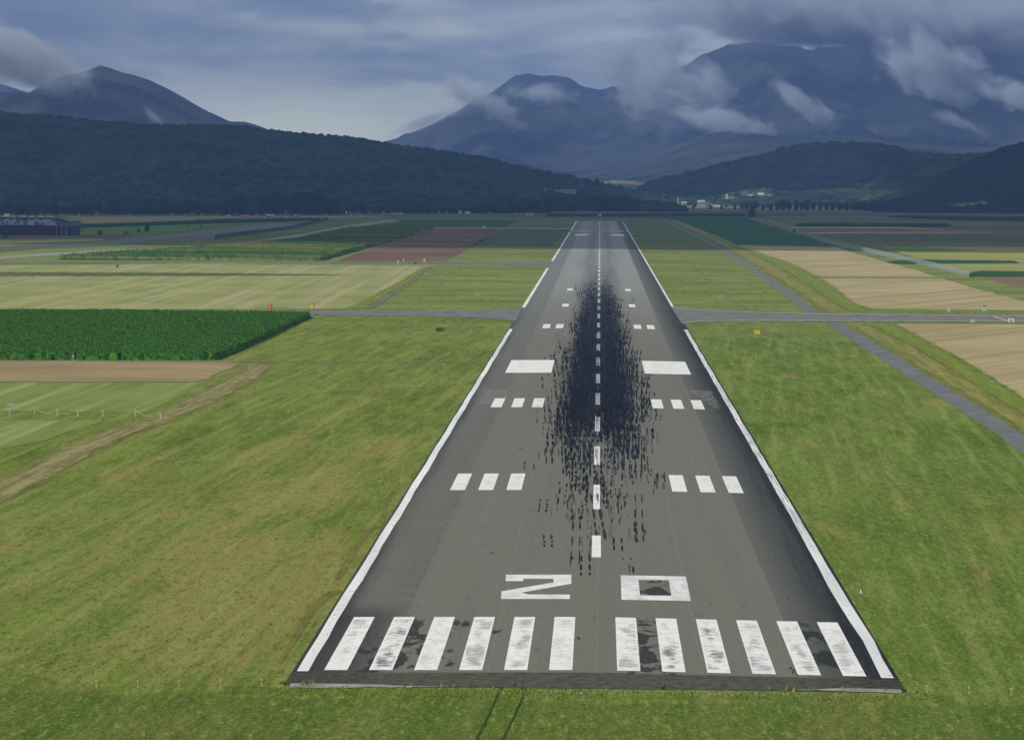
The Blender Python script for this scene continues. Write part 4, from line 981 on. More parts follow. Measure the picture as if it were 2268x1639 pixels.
MB().tube((0, 0, 0), (0, 0, .95), .22, .14, 10).build('post', M_WHITE, b); MB().tube((0, 0, .951), (0, 0, 1.05), .10, .08, 10).build('cap', M_RED, b)
for i, (u, lab) in enumerate([(590.5, 'left'), (595.5, 'second'), (600.5, 'third'), (604.5, 'right')]):
    t = thing('taxiway_stick', 'slim white stick under the red sign, %s of four across the taxiway' % lab, 'marker stick', group='white sticks under the red sign'); put(t, u, 695.2-i*.6)
    MB().tube((0, 0, 0), (0, 0, .8 if i == 0 else .55), .07, .055, 8).build('stick', M_WHITE, t); MB().tube((0, 0, .2), (0, 0, .3), .085, .085, 8).build('band', M_YPOLE, t)
def light_box(u, v, w, h, label, mat=M_WHITE, rz=-.45):
    t = thing('light_unit', label, 'light unit'); put(t, u, v, rz)
    MB().box(-w/2, w/2, -.25, .25, h*.42, h, .03, .03).build('housing', mat, t, .02)
    for s in (-1, 1): MB().tube((s*w*.33, 0, 0), (s*w*.33, 0, h*.41), .05, .05, 8).build('leg', M_WHITE, t)
    MB().box(-w*.3, w*.3, -.262, -.252, h*.55, h*.88).build('lens', M_GLASS if mat != M_WHITE else M_GREY, t); return t
light_box(701, 704, .95, 1.2, 'small grey box unit at the corner of the maize field', M_GREY)
light_box(920, 588, 1.0, 1.2, 'small dark box at the second taxiway below the yellow sign', M_DARK)
light_box(2102, 693, .9, 1.15, 'white box unit beyond the right taxiway, left of the pair', M_WHITE)
light_box(2154.5, 717, 1.1, 1.0, 'low white unit on the near side of the right taxiway, left of the pair')
light_box(2240, 718, 1.75, 1.45, 'wide white box on the near side of the right taxiway by the orange line')
t = light_box(2180, 693.5, 1.25, 1.75, 'tall white cabinet with a dark top beyond the right taxiway')
MB().box(-.35, .35, -.2, .2, 1.76, 2.15).build('top_box', M_DARK, t)
light_box(1328, 483, 4.2, 4.2, 'pale box on the centre line just beyond the runway end')
light_box(1072, 507.5, 2.8, 2.4, 'tiny white box at the track between ploughed field and green crop')
light_box(881.5, 586.5, .8, 1.9, 'white upright box at the second taxiway left of the orange sign')
def frame_stand(u, v, label, s=1.):
    t = thing('equipment_frame', label, 'equipment frame', group='low white frames along the runway sides'); put(t, u, v)
    MB().box(-1.0*s, 1.0*s, -.12, .12, .72, .9).build('beam', M_WHITE, t, .02)
    for k in range(4): MB().box((-.75+k*.5)*s-.16, (-.75+k*.5)*s+.16, -.3, .1, .91, 1.12, .02, .02).build('lamp', M_WHITE, t)
    for q in (-1, 1): MB().box(q*.9*s-.05, q*.9*s+.05, -.05, .05, 0, .719).build('leg', M_WHITE, t)
frame_stand(1056.5, 660, 'low white frame on the grass left of the runway above the taxiway')
frame_stand(1150.5, 572, 'low white frame left of the runway beyond the second taxiway')
frame_stand(1597, 663.5, 'low white frame on the grass right of the runway above the taxiway')
frame_stand(1223, 502.5, 'tiny white frame left of the far runway end', 1.1)
frame_stand(1543, 490.5, 'tiny white frame in the dark green crop at the upper right', 1.1)
for i, (du) in enumerate((-6, 0, 6)):
    t = thing('localizer_panel', 'red and white striped box before the far tree line, %s of three' % ('left', 'middle', 'right')[i], 'antenna panel', group='striped boxes behind the runway end'); put(t, 1172.7+du, 482.5)
    for k in range(4): MB().box(-1.0, 1.0, -.5, .5, .3+k*1.05, .3+(k+1)*1.05-.004).build('stripe', M_WHITE if k % 2 else M_RED, t)
    MB().box(-.2, .2, -.2, .2, 0, .298).build('foot', M_GREY, t)
t = thing('traffic_cone', 'small white cone with a foot in the grass right of the numbers', 'cone'); put(t, 1907, 1313)
MB().tube((0, 0, .04), (0, 0, .36), .1, .03, 12).build('cone', M_WHITE, t); MB().box(-.14, .14, -.14, .14, 0, .04).build('foot', M_WHITE, t)

# ------------------------------------------------------------------ perimeter fences (posts, wires)
M_MESH = material('chain_link', lambda n: dict(c=(.33, .38, .38), a=.38), .5, .3)
def fence(name, label, pts, h, step, mesh_mat=M_MESH, maxp=95):
    t = thing(name, label, 'fence'); P = [Vector((*G(u, v), 0)) for u, v in pts]; t.location = P[0]; posts = []
    for a, c in zip(P[:-1], P[1:]):
        k = max(1, int((c-a).length/step)); posts += [a.lerp(c, i/k) for i in range(k)]
    posts.append(P[-1])
    if len(posts) > maxp: posts = posts[::max(1, math.ceil(len(posts)/maxp))]
    pm = MB().tube((0, 0, 0), (0, 0, h+.15), .07, .07, 6).build('post', M_GREY, t); pm.location = posts[0]-P[0]
    for p in posts[1:]:
        q = pm.copy(); COL.objects.link(q); q.parent = t; q.location = p-P[0]
    b = MB()
    for a, c in zip(P[:-1], P[1:]):
        a, c = a-P[0], c-P[0]; d = (c-a).normalized().cross(Vector((0, 0, 1)))*.015
        b.poly([a-d, c-d, c-d+Vector((0, 0, h)), a-d+Vector((0, 0, h)), a+d, c+d, c+d+Vector((0, 0, h)), a+d+Vector((0, 0, h))], (0, 1, 2, 3), (7, 6, 5, 4), (3, 2, 6, 7))
        for z in (h*.5, h): b.tube(a+Vector((0, 0, z)), c+Vector((0, 0, z)), .03, .03, 4)
    b.build('wire_mesh', mesh_mat, t); return t
fence('perimeter_fence', 'grey chain link fence running diagonally behind the right hand fields', [(1645, 484), (1700, 493), (1760, 512), (1835, 540), (1996, 577), (2100, 602), (2147, 615)], 2.6, 12.)
fence('perimeter_fence', 'grey chain link fence between the access road and the old runway', [(-60, 563), (0, 557), (60, 553), (236, 546), (340, 538), (475, 530)], 2.4, 9.)
fence('perimeter_fence', 'far dark fence line continuing towards the road works', [(475, 530), (560, 518), (640, 508), (727, 487)], 2.4, 22., material('chain_link_dark', lambda n: dict(c=(.07, .09, .07), a=.6), .6, .1))

# ------------------------------------------------------------------ warehouse
def warehouse():
    x0, y0 = G(-70, 521); x1, _ = G(140, 521); x2, _ = G(174, 521)
    t = thing('warehouse', 'long dark warehouse with a pale mottled upper band at the left edge', 'warehouse', (x0, y0, 0))
    L = x1-x0; L2 = x2-x0; d = 45.; sc = CH/(521-horizon(90)); hb = 521-505; hw = (521-498.5)*sc; ht = (521-483.5)*sc; rid = ht+.5
    MB().box(0, L, 0, d, 0, hw).build('wall', plain('dark_cladding', (.022, .020, .030), .6, .3, .4), t)
    def mott(n):
        f = n.noise(n.scale(.25, .25, .35), 1., 4, .6, .6); return dict(c=n.mix(n.mr(f, .42, .58), (.07, .11, .22), (.50, .58, .78)))
    MB().box(0, L, .05, d, hw+.004, ht).build('upper_band', material('mottled_sheet', mott, .35, .5), t)
    MB().poly([(-.5, -1.2, ht), (L+.5, -1.2, ht), (L+.5, d/2, rid), (-.5, d/2, rid), (-.5, d+1, ht), (L+.5, d+1, ht),
               (-.5, -1.2, ht+.5), (L+.5, -1.2, ht+.5), (L+.5, d/2, rid+.5), (-.5, d/2, rid+.5), (-.5, d+1, ht+.5), (L+.5, d+1, ht+.5)],
              (0, 3, 2, 1), (3, 4, 5, 2), (6, 7, 8, 9), (9, 8, 11, 10), (0, 1, 7, 6), (4, 10, 11, 5), (1, 2, 8, 7), (2, 5, 11, 8), (0, 6, 9, 3), (3, 9, 10, 4)).build('roof', plain('dark_roof', (.03, .04, .06), .5, .2), t)
    for k in range(9):
        xx = L*(.06+k*.105); MB().box(xx, xx+random.uniform(2.2, 4.5), 2, 4, ht+1.02, ht+1.6).build('skylight', M_WHITE, t)
    MB().box(L*.40, L*.40+3.0, 5, 7.2, ht+1.02, ht+3.0).build('roof_unit', M_WHITE, t)
    # gabled end bay with pillars
    ex = L2-L; pm = plain('pale_cladding', (.20, .24, .25), .6, .2); dm = plain('dark_end_wall', (.03, .04, .05), .6, .2)
    MB().box(L+.01, L2, 2., d, 0, hw-.3).build('end_wall', dm, t)
    MB().poly([(L+.01, 1.9, hw-.29), (L2, 1.9, hw-.29), (L2, 1.9, ht-2.2), (L+.01, 1.9, ht), (L+.01, d, hw-.29), (L2, d, hw-.29), (L2, d, ht-2.2), (L+.01, d, ht)],
              (0, 1, 2, 3), (7, 6, 5, 4), (1, 5, 6, 2), (0, 3, 7, 4), (3, 2, 6, 7)).build('end_gable', pm, t)
    MB().poly([(L+.52, -.3, ht+.25), (L2+.6, -.3, ht-2.3), (L2+.6, d, ht-2.3), (L+.52, d, ht+.25), (L+.52, -.3, ht+.75), (L2+.6, -.3, ht-1.8), (L2+.6, d, ht-1.8), (L+.52, d, ht+.75)],
              (3, 2, 1, 0), (4, 5, 6, 7), (0, 1, 5, 4), (1, 2, 6, 5), (2, 3, 7, 6), (3, 0, 4, 7)).build('end_roof', M_DARK, t)
    for k, xx in enumerate((L+.25, L+ex*.37, L+ex*.70)): MB().box(xx, xx+.7, .8, 1.5, 0, ht-.3-k*.75).build('pillar', plain('pillar_grey', (.26, .28, .30)), t)
    MB().box(L+ex*.45, L+ex*.62, 1.9-.06, 1.99, 2.2, hw-1).build('window', M_GLASS, t)
    MB().box(L+ex*.72, L+ex*.9, 1.9-.06, 1.99, 0, 3.2).build('door', M_BLACK, t)
    return t
warehouse()
t = thing('flatbed_trailer', 'white low trailer parked along the warehouse wall', 'trailer'); put(t, 57.5, 521.5); t.location.y -= 6
MB().box(-3, 3, -1.1, 1.1, 1.0, 1.9, .1, .1).build('bed', M_WHITE, t, .05)
for sx in (-2, 1.4, 2.4): MB().tube((sx, -1.0, .5), (sx, 1.0, .5), .5, .5, 12).build('wheel', M_TYRE, t)

# ------------------------------------------------------------------ vehicles on the far road
def wheels(t, xs_, w, r):
    for x in xs_:
        for s in (-1, 1): MB().tube((x, s*w-.12*s, r), (x, s*w+.12*s, r), r, r, 12).build('wheel', M_TYRE, t)
def car(u, v, label, mat, rz=0.):
    t = thing('car', label, 'car', group='cars on the far road'); put(t, u, v, rz)
    MB().poly([(-2.1, -.85, .35), (2.1, -.85, .35), (2.1, .85, .35), (-2.1, .85, .35), (-2.1, -.85, .85), (2.1, -.85, .75), (2.1, .85, .75), (-2.1, .85, .85)],
              (0, 3, 2, 1), (4, 5, 6, 7), (0, 1, 5, 4), (1, 2, 6, 5), (2, 3, 7, 6), (3, 0, 4, 7)).build('body', mat, t, .12)
    MB().box(-1.5, 1.1, -.78, .78, .86, 1.22, .35, .1).build('windows', M_GLASS, t)
    MB().box(-1.1, .7, -.66, .66, 1.222, 1.45, .12, .06).build('roof', mat, t, .05); wheels(t, (-1.3, 1.3), .8, .33); return t
M_SIL = plain('silver_car_paint', (.55, .57, .6), .3, .06); M_CARW = plain('white_car_paint', (.78, .79, .8), .3, .05); M_CARO = plain('orange_car_paint', (.6, .3, .06), .35, .1)
for u, v, lab, mt in [(671.6, 481.2, 'white car on the far road, first one right of the yellow machine', M_CARW), (694, 480.8, 'white car on the far road, left of a close pair with the silver one', M_CARW), (706.5, 480.6, 'silver car on the far road between two white cars', M_SIL),
                      (721, 480.2, 'white car on the far road, rightmost of the four in a row', M_CARW), (800, 479.5, 'lone white car on the far road, right of the yellow board', M_CARW), (854, 478.6, 'silver car on the far road just before the blue white trucks', M_SIL),
                      (632, 482.2, 'low white car in front of the crane truck', M_CARW), (957.9, 477.5, 'orange car alone on the far road', M_CARO), (1221.8, 475, 'pale car left of the far runway end under the dark trees', M_SIL), (1240, 475, 'silver car right of the pale car, under the dark trees', M_SIL),
                      (1358.6, 471.2, 'white car on the rising road right of the runway end', M_CARW), (479, 482, 'white car at the far left of the road works', M_CARW)]: car(u, v, lab, mt, random.uniform(-.15, .15)+(math.pi if random.random() < .5 else 0))
def truck(u, v, label, cab, load, kind):
    t = thing('truck', label, 'truck'); put(t, u, v)
    MB().box(2.2, 4.4, -1.2, 1.2, .6, 2.9, .12, .05).build('cab', cab, t, .08); MB().box(3.4, 4.34, -1.215, 1.215, 1.8, 2.6, .05).build('cab_window', M_GLASS, t)
    MB().box(-4.6, 2.1, -1.0, 1.0, .55, .9).build('chassis', M_DARK, t)
    if kind == 'tank': MB().tube((-4.5, 0, 2.0), (1.9, 0, 2.0), 1.1, 1.1, 16).build('tank', load, t)
    elif kind == 'tipper': MB().box(-4.6, 1.9, -1.2, 1.2, .92, 2.5, -.15, -.05).build('tipper_body', load, t)
    elif kind == 'crane':
        MB().box(-4.4, 1.8, -1.2, 1.2, .92, 2.2).build('superstructure', load, t); MB().tube((-2.5, 0, 2.2), (.2, 0, 6.4), .35, .22, 8).build('boom', load, t); MB().box(-.1, .6, -.3, .3, 5.6, 7.0).build('boom_head', M_WHITE, t)
    wheels(t, (-3.6, -2.3, 3.2), 1.05, .52); return t
truck(544, 482.5, 'orange tipper truck at the left of the road works', M_ORANGE, plain('salmon_load', (.55, .30, .20)), 'tipper')
truck(600, 482.2, 'truck with a long pale tank, right of the white loader', M_WHITE, plain('pale_tank', (.52, .56, .58), .35), 'tank')
truck(634, 481.8, 'grey crane truck with raised arm', M_GREY, plain('grey_machine', (.32, .31, .33)), 'crane')
truck(868, 478.8, 'first of the blue white trucks on the rising road', plain('pale_blue_paint', (.40, .50, .60)), plain('pale_blue_load', (.42, .5, .58)), 'tipper')
truck(882, 477.6, 'second blue white truck, higher on the rising road', M_WHITE, plain('blue_grey_load', (.33, .42, .5)), 'tank')
t = thing('wheel_loader', 'white wheel loader between the orange truck and the tank truck', 'loader'); put(t, 571, 482.3)
MB().box(-2.6, .8, -1.1, 1.1, .9, 1.9, .1, .05).build('body', M_WHITE, t, .08); MB().box(-.9, .7, -.8, .8, 1.91, 3.3, .12, .08).build('cab', M_GLASS, t)
MB().tube((.8, 0, 1.5), (3.0, 0, .9), .2, .15, 8).build('arm', M_GREY, t); MB().box(2.9, 3.9, -1.2, 1.2, .3, 1.3, -.1).build('bucket', M_DARK, t); wheels(t, (-1.7, 1.0), 1.1, .75)
t = thing('excavator', 'small yellow and white excavator right of the crane truck', 'excavator'); put(t, 654, 481.6)
MB().box(-1.6, 1.6, -1.2, 1.2, 0, .8, .2).build('tracks', M_TYRE, t); MB().box(-1.7, 1.1, -1.1, 1.1, .85, 2.1, .1).build('body', M_YSIGN, t, .06)
MB().box(.1, 1.1, -1.0, 0, 2.11, 3.1, .08).build('cab', M_WHITE, t); MB().tube((1.0, .3, 1.6), (3.0, .3, 3.6), .2, .16, 8).build('boom', M_YSIGN, t); MB().tube((3.0, .3, 3.6), (3.9, .3, 1.5), .15, .12, 8).build('arm', M_YSIGN, t); MB().box(3.5, 4.3, 0, .7, .9, 1.5, .1).build('bucket', M_WHITE, t)
def van(u, v, label, l, h, mat, box=False):
    t = thing('box_truck' if box else 'van', label, 'box truck' if box else 'van'); put(t, u, v)
    MB().box(-l/2, l/2, -1.15, 1.15, .45, h, .12, .08).build('body', mat, t, .1)
    MB().box(-l/2-.01, -l/2+1.0, -1.17, 1.17, h*.55, h*.82, .14).build('windscreen', M_GLASS, t); wheels(t, (-l*.32, l*.32), 1.0, .42)
van(1035, 475.2, 'white van facing left in front of the far trees', 6.4, 3.2, M_CARW)
van(1019.3, 475.0, 'square white box truck seen end on, left of the white van', 4.2, 4.0, plain('box_truck_paint', (.62, .66, .64)), True)
t = thing('road_board', 'yellow board on a post right of the row of cars', 'road sign'); put(t, 766.8, 480)
MB().tube((0, 0, 0), (0, 0, 3.4), .15, .15, 8).build('post', M_GREY, t); MB().box(-1., 1., -.1, .1, 3.4, 5.4).build('board', plain('pale_yellow_board', (.68, .62, .30)), t)
t = thing('site_cabin', 'small white cabin at the left of the road works', 'cabin'); put(t, 507, 482)
MB().box(-1.3, 1.3, -1, 1, 0, 2.6).build('walls', M_WHITE, t); MB().box(-1.45, 1.45, -1.15, 1.15, 2.602, 2.8).build('roof', M_GREY, t); MB().box(-.35, .35, -1.03, -1.0, 0, 2.0).build('door', M_DARK, t)
for u, v, lab in ((778, 480, 'short white post right of the yellow road board'), (845, 479, 'short white post left of the silver car near the trucks'), (1413, 468.5, 'white post at the field edge under the tree belt')):
    b = MB(); b.tube((0, 0, 0), (0, 0, 2.4), .35, .3, 8); o = put(b.build('marker_post', M_WHITE), u, v); tag(o, lab, 'marker post')

# ------------------------------------------------------------------ village and far buildings
def house(u, vb, w_px, h_px, label, wall=(.62, .60, .54), roofc=(.30, .29, .29), Y=None, rz=0., hill='right_hill', name='house', cat='house', deep=1.):
    if Y is None: x, y, z = on_hill(u, vb, hill)
    else: x, _, z = AT(u, vb, Y); y = Y
    s = (y+CD)/F; w, h = w_px*s, h_px*s; z += (9 if z > 2 else 0)
    if z > 2: z = AT(u, vb, y-30)[2]; y -= 30; x = AT(u, vb, y)[0]
    t = thing(name, label, cat, (x, y, z), rz); d = w*.6*deep; e = h*.55
    MB().box(-w/2, w/2, -d/2, d/2, -14 if z > 2 else 0, e).build('wall', plain('render', wall, .8, .1, .2), t)
    rf = MB().poly([(-w/2-.4, -d/2-.4, e), (w/2+.4, -d/2-.4, e), (w/2+.4, d/2+.4, e), (-w/2-.4, d/2+.4, e), (-w/2+.2, 0, h), (w/2-.2, 0, h)],
              (0, 3, 2, 1), (0, 1, 5, 4), (2, 3, 4, 5), (1, 2, 5), (3, 0, 4)).build('roof', plain('roof_tiles', roofc, .6, .2, .3), t)
    MB().box(w*.2, w*.2+.9, -.2, .9, h*.8, h*1.12).build('chimney', plain('render', wall), rf)
    for k in (-1, 1): MB().box(k*w*.25-.6, k*w*.25+.6, -d/2-.04, -d/2-.002, e*.35, e*.75).build('window', M_GLASS, t)
    return t
PW = (.74, .74, .70)
house(1515, 457, 13, 7, 'white nave beside the church tower', PW, (.45, .46, .47), name='church_nave', cat='church')
t = thing('church_tower', 'slim white church tower with a pale cap left of the village', 'church tower', AT(1501.9, 458, 5000))
s = (5000+CD)/F; MB().box(-2.3*s, 2.3*s, -2.3*s, 2.3*s, -8, 11*s).build('tower_shaft', plain('white_render', PW), t); MB().box(-1.5*s, 1.5*s, -1.5*s, 1.5*s, 11*s+.01, 15*s).build('belfry', M_GREY, t); MB().box(-1.9*s, 1.9*s, -1.9*s, 1.9*s, 15*s+.01, 19*s, 1.2*s, 1.2*s).build('cap', plain('white_render', PW), t)
VH = [(1543.5, 464, 5, 3.6, 'tiny white house at the field edge below the big pale roof', PW, (.5, .5, .5), 5000), (1553, 453, 17, 9, 'large house with a broad pale roof right of the church', (.5, .5, .46), (.46, .47, .44), 5050),
      (1567, 455, 8, 6, 'dim grey house between the large pale roof and the narrow cream one', (.4, .38, .36), (.26, .23, .22), 5060), (1575.7, 459, 4, 7, 'narrow cream house left of the domed pale one', (.66, .60, .42), (.3, .28, .25), 5010),
      (1587, 463, 15, 8.5, 'wide pale blue roofed house at the field edge', (.55, .58, .62), (.44, .47, .52), 4990), (1612, 466.3, 16, 2.6, 'long low white shed along the field edge', PW, (.55, .56, .55), 4900), (1636, 467, 14, 2.2, 'second long low shed, farther right along the field edge', (.5, .5, .46), (.42, .43, .4), 4880),
      (1624, 463, 3, 3, 'tiny white hut behind the long sheds', PW, (.5, .5, .5), 4950),
      (1610, 438, 5, 7, 'narrow white house beside the pale hillside field', PW, (.5, .5, .48), None), (1622, 431, 14, 5, 'mauve roofed house above the pale hillside field', (.42, .38, .40), (.32, .28, .31), None),
      (1650, 431, 11, 7, 'white house highest on the left of the hillside hamlet', PW, (.52, .53, .53), None), (1662, 436, 11, 5, 'long low white house at the lower left of the hillside hamlet', PW, (.5, .5, .5), None),
      (1670, 430, 7, 4.5, 'small white house in the middle of the hillside hamlet', PW, (.55, .55, .55), None), (1674, 438, 12, 6, 'brown gabled house at the foot of the hillside hamlet', (.25, .21, .22), (.17, .15, .17), None),
      (1685, 436.5, 14, 9, 'largest bright white house of the hillside hamlet', PW, (.56, .57, .55), None), (1683, 424.5, 4, 3.5, 'tiny white house above the largest one', PW, (.5, .5, .5), None),
      (1692, 421.5, 6, 4.5, 'uppermost white house at the top right of the hamlet', PW, (.5, .5, .5), None), (1709.4, 427, 4.5, 3.5, 'lone white house right of the hamlet', PW, (.5, .5, .5), None),
      (1471.7, 437, 4.5, 5, 'lone pale house on the slope left of the church', (.6, .62, .55), (.4, .42, .4), None), (1449, 446, 9, 4.5, 'small red roofed house near the foot of the hill left of the church', (.6, .6, .56), (.34, .20, .18), None),
      (1464, 457.5, 5, 4, 'small pale house among trees left of the church', (.6, .6, .56), (.4, .4, .4), 5300)]
for u, v, w, h, lab, wc, rc, Yy in VH: house(u, v, w, h, lab, wc, rc, Yy, random.uniform(-.4, .4))
x, y, z = on_hill(1252, 431, 'left_hill'); y -= 40; x, _, z = AT(1252, 431, y); s = (y+CD)/F
t = thing('long_building', 'long white two storey building on the wooded slope above the runway end', 'building', (x, y, z))
wl = plain('white_render', (.66, .68, .66)); L = 23*s
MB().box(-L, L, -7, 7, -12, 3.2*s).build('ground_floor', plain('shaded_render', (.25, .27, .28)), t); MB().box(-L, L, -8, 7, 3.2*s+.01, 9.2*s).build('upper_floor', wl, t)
MB().box(-L*.99, L*.99, -8.06, -8.002, 5.2*s, 6.2*s).build('window_band', M_GLASS, t); MB().box(-L-.8, L+.8, -9, 8, 9.2*s+.01, 10.2*s).build('roof', plain('roof_sheet', (.55, .57, .56)), t)
for k in (-.35, .1, .75): MB().box(L*k, L*k+5*s, -9.5, -7.1, -3, 2.0*s).build('porch', wl, t)
x, y, z = AT(1207, 421.5, y); s = (y+CD)/F
t = thing('small_outbuilding', 'tiny white outbuilding left of the long white building', 'outbuilding', (x, y, z)); MB().box(-2.5*s, 2.5*s, -4, 4, -10, 2.4*s).build('wall', wl, t); MB().box(-2.8*s, 2.8*s, -4.4, 4.4, 2.4*s+.01, 3.4*s).build('roof', M_GREY, t)
x, y, z = on_hill(1287, 421, 'left_hill', 4200); x, _, z = AT(1287, 421, y-20); s = y/F
t = thing('white_tower', 'tiny white tower on the skyline left of the two rounded trees', 'tower', (x, y-20, z)); MB().box(-1.5*s, 1.5*s, -2, 2, -8, 7*s).build('shaft', wl, t); MB().box(-2*s, 2*s, -2.4, 2.4, 7*s+.01, 9.5*s, .6*s, .3*s).build('top', M_GREY, t)
def pylon(u, vt, vb, Y, label):
    x, _, z = AT(u, vb, Y); h = (vb-vt)*(Y+CD)/F; t = thing('pylon', label, 'pylon', (x, Y, z)); b = MB(); r = h*.09
    for sx in (-1, 1):
        for sy in (-1, 1): b.tube((sx*r, sy*r, 0), (sx*r*.15, sy*r*.15, h), .2, .12, 4)
    for k in range(8):
        q, q2 = 1-.85*k/8, 1-.85*(k+1)/8
        for sy in (-1, 1): b.tube((-r*q, sy*r*q, h*k/8), (r*q2, sy*r*q2, h*(k+1)/8), .14, .14, 4); b.tube((r*q, sy*r*q, h*k/8), (-r*q2, sy*r*q2, h*(k+1)/8), .14, .14, 4)
    b.build('lattice', plain('galvanised', (.22, .24, .26)), t)
    c = MB()
    for z_ in (.70, .83, .95): c.box(-h*.12, h*.12, -.2, .2, h*z_, h*z_+.5)
    c.build('crossarms', plain('galvanised', (.22, .24, .26)), t)
for u, a, b_, lab in ((1672.4, 412, 426, 'pylon behind the hillside hamlet'), (1766.7, 413, 441, 'pale pylon right of the hamlet'), (1870.2, 418, 441, 'pale pylon before the green clearings')): pylon(u, a, b_+3, 6100, lab)

# ------------------------------------------------------------------ air and clouds
def haze_box():
    b = MB(); b.box(-5200, 5200, -900, 19500, -1.2, 1290)
    mt = bpy.data.materials.new('haze_air'); mt.use_nodes = True; nt = mt.node_tree; nt.nodes.clear()
    out = nt.nodes.new('ShaderNodeOutputMaterial'); pv = nt.nodes.new('ShaderNodeVolumePrincipled')
    pv.inputs['Color'].default_value = HAZE_COL+(1,); pv.inputs['Density'].default_value = HAZE_D
    pv.inputs['Anisotropy'].default_value = 0.0
    nt.links.new(pv.outputs[0], out.inputs['Volume'])
    o = b.build('haze', mt); stuff(o, 'blue haze filling the valley', 'haze'); return o
HAZE_COL = (.25, .43, 1.0); HAZE_D = 6.3e-5
haze_box()
def lumpy(name, x0, x1, y0, y1, z, th, seed, amp=220.):
    """one closed lumpy cloud slab, added only to cast shade"""
    xs = np.linspace(x0, x1, 70); ys = np.linspace(y0, y1, 70); X, Y = np.meshgrid(xs, ys)
    ex = np.clip(np.minimum(X-x0, x1-X)/300., 0, 1); ey = np.clip(np.minimum(Y-y0, y1-Y)/200., 0, 1); e = np.sqrt(ex*ey)
    f = fbm(X, Y, 900., 5, seed); T = z+e*(th*.5+amp*f); B = z-e*(th*.5+amp*.4*fbm(X, Y, 700., 5, seed+1))
    k = X.size; v = np.concatenate([np.stack([X.ravel(), Y.ravel(), T.ravel()], 1), np.stack([X.ravel(), Y.ravel(), B.ravel()-.5], 1)]); nx = 70
    i = np.arange(69*69); r, c = i//69, i % 69; q = r*nx+c
    F1 = np.stack([q, q+1, q+nx+1, q+nx], 1); F2 = np.stack([q, q+nx, q+nx+1, q+1], 1)+k
    rim = [j for j in range(nx)]+[j*nx+nx-1 for j in range(1, nx)]+[69*nx+j for j in range(nx-2, -1, -1)]+[j*nx for j in range(nx-2, 0, -1)]
    F3 = np.array([(rim[(a+1) % len(rim)], rim[a], rim[a]+k, rim[(a+1) % len(rim)]+k) for a in range(len(rim))])
    return struct(mesh_obj(name, v, np.concatenate([F1, F2, F3]), M_SHADE, smooth=True))
M_SHADE = material('shade_cloud_body', lambda n: dict(c=(.85, .86, .88)), 1., 0.)
# cloud slabs added out of view, upper left, to shade far fields and hills
M_SHADE_THIN = material('thin_shade_cloud', lambda n: dict(c=(.85, .86, .88), a=.62), 1., 0.)
def shade(xa, xb, ya, yb, alt, seed, mat=None):
    k = alt/math.tan(SUN_EL); ox, oy = math.sin(SUN_AZ)*k, math.cos(SUN_AZ)*k
    o = lumpy('unseen_shade_cloud', xa+ox, xb+ox, ya+oy, yb+oy, alt, 120, seed)
    if mat: o.data.materials[0] = mat
shade(-2300, 2300, 3300, 4900, 3200., 5)
shade(-2300, 50, 4900, 5950, 3200., 6)  # gap between the added slabs lets sun onto the village
shade(540, 2300, 4900, 5950, 3200., 7)
shade(-2300, 2300, 5950, 7700, 3200., 8)
shade(-1500, 1500, 1640, 3500, 2600., 9, M_SHADE_THIN)

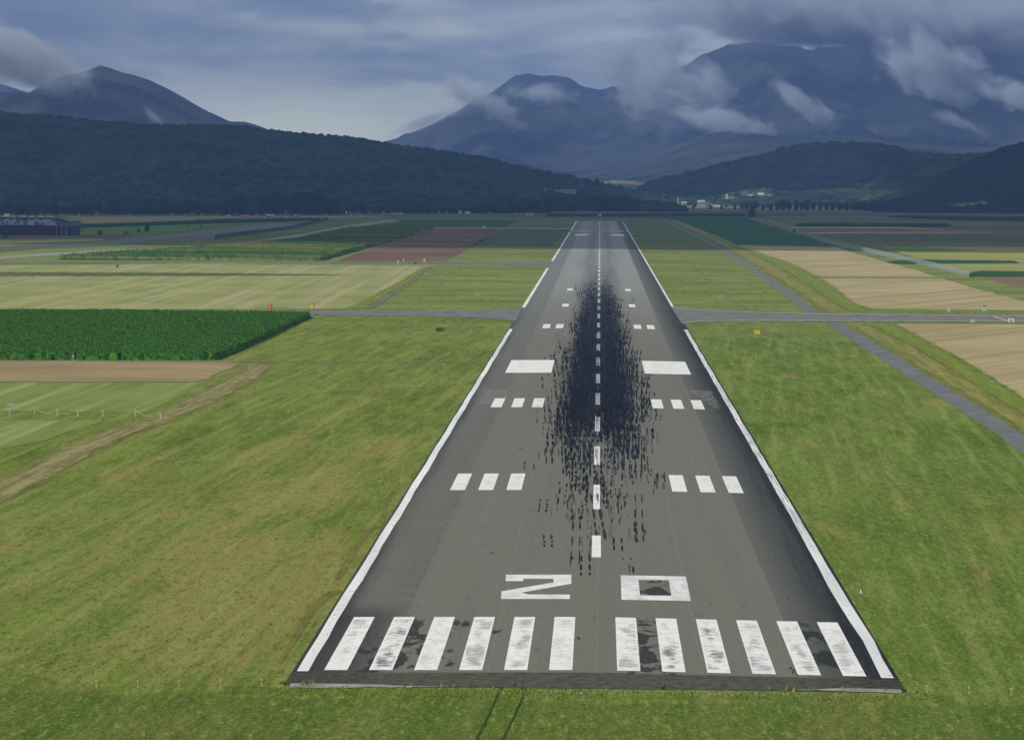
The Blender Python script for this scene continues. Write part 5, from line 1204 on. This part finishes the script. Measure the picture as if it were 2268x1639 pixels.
def mist(label, u, v, ru, rv, Y, depth, dens, seed, tilt=0., thr=.47, sc=1., cen=.17):
    """a wisp of cloud: a closed body filled with uneven volume"""
    x, y, z = AT(u, v, Y); s = (Y+CD)/F; rx, rz = ru*s, rv*s
    bm = bmesh.new(); bmesh.ops.create_icosphere(bm, subdivisions=3, radius=1.0)
    me = bpy.data.meshes.new('cloud_wisp'); bm.to_mesh(me); bm.free()
    o = link(bpy.data.objects.new('cloud_wisp', me)); o.location = (x, y, z); o.scale = (rx, depth, rz); o.rotation_euler = (0, rad(tilt), 0)
    mt = bpy.data.materials.new('mist'); mt.use_nodes = True; nt = mt.node_tree; nt.nodes.clear(); n = N(nt)
    out = n.node('ShaderNodeOutputMaterial'); pv = n.node('ShaderNodeVolumePrincipled')
    pv.inputs['Color'].default_value = (.80, .87, .97, 1)
    ob = n.node('ShaderNodeTexCoord').outputs['Object']; ln = n.node('ShaderNodeVectorMath', operation='LENGTH'); n.put(ln.inputs[0], ob)
    s0 = sc*58.*s
    v = n.node('ShaderNodeVectorMath', operation='MULTIPLY_ADD'); n.put(v.inputs[0], ob); v.inputs[1].default_value = (rx/s0*.75, depth/s0*.6, rz/s0); v.inputs[2].default_value = (seed*3.7, seed*1.3, seed*5.1)
    nz = n.noise(v.outputs[0], 1., 7, .62, .5)
    fall = n.mr(ln.outputs[1], .1, 1.0, cen, -.30, False)
    d = n.m('POWER', n.mr(n.add(nz, fall), thr, thr+.2, 0., 1., False), 1.2)
    n.put(pv.inputs['Density'], n.mul(d, dens)); nt.links.new(pv.outputs[0], out.inputs['Volume'])
    me.materials.append(mt); mt.cycles.volume_step_rate = .7
    return stuff(o, label, 'cloud')

mist('pale cloud hiding the left shoulder of the far left peak', 20, 118, 300, 92, 9000, 500, .009, 1, 20, .42, 1.2, .30)
mist('torn cloud hanging on the left shoulder of the middle mountain', 1070, 225, 190, 60, 12300, 300, .013, 2, 24, .45, .8)
mist('cloud curling under the top of the middle mountain', 1205, 207, 150, 44, 12300, 300, .010, 3, 4, .47, .7)
mist('biggest white cloud bank between the middle mountain and the massif', 1480, 200, 250, 130, 12100, 480, .014, 4, 24, .42, 1., .25)
mist('white tongue of cloud reaching down to the green ridge', 1600, 270, 200, 60, 10900, 330, .010, 5, 14, .46, .7, .20)
mist('long wisp slanting down the massif right of the white tongue', 1785, 235, 220, 46, 11600, 260, .012, 6, 36, .47, .65, .20)
mist('layer of cloud swallowing the crest of the massif', 1990, 50, 740, 108, 13600, 800, .012, 7, 4, .37, 1.4, .36)
mist('broken cloud in the upper right of the massif', 2070, 160, 260, 120, 12500, 420, .013, 8, 25, .43)
mist('bright cloud scrap at the right edge', 2262, 215, 150, 60, 11800, 300, .014, 9, 14, .45, .7, .20)
mist('faint scrap of cloud low on the right slope', 2130, 272, 120, 32, 11600, 240, .008, 10, 22, .47, .7)
mist('thin scrap of cloud on the far left peak', 340, 258, 60, 22, 9000, 160, .006, 12, 40, .48, .6)
mist('low mist over the saddle left of the middle mountain', 960, 262, 150, 26, 12300, 260, .015, 13, -20, .44)
mist('grey cloud filling the gap left of the massif crest', 1420, 120, 230, 60, 14000, 500, .012, 14, -12, .42, 1.2, .25)
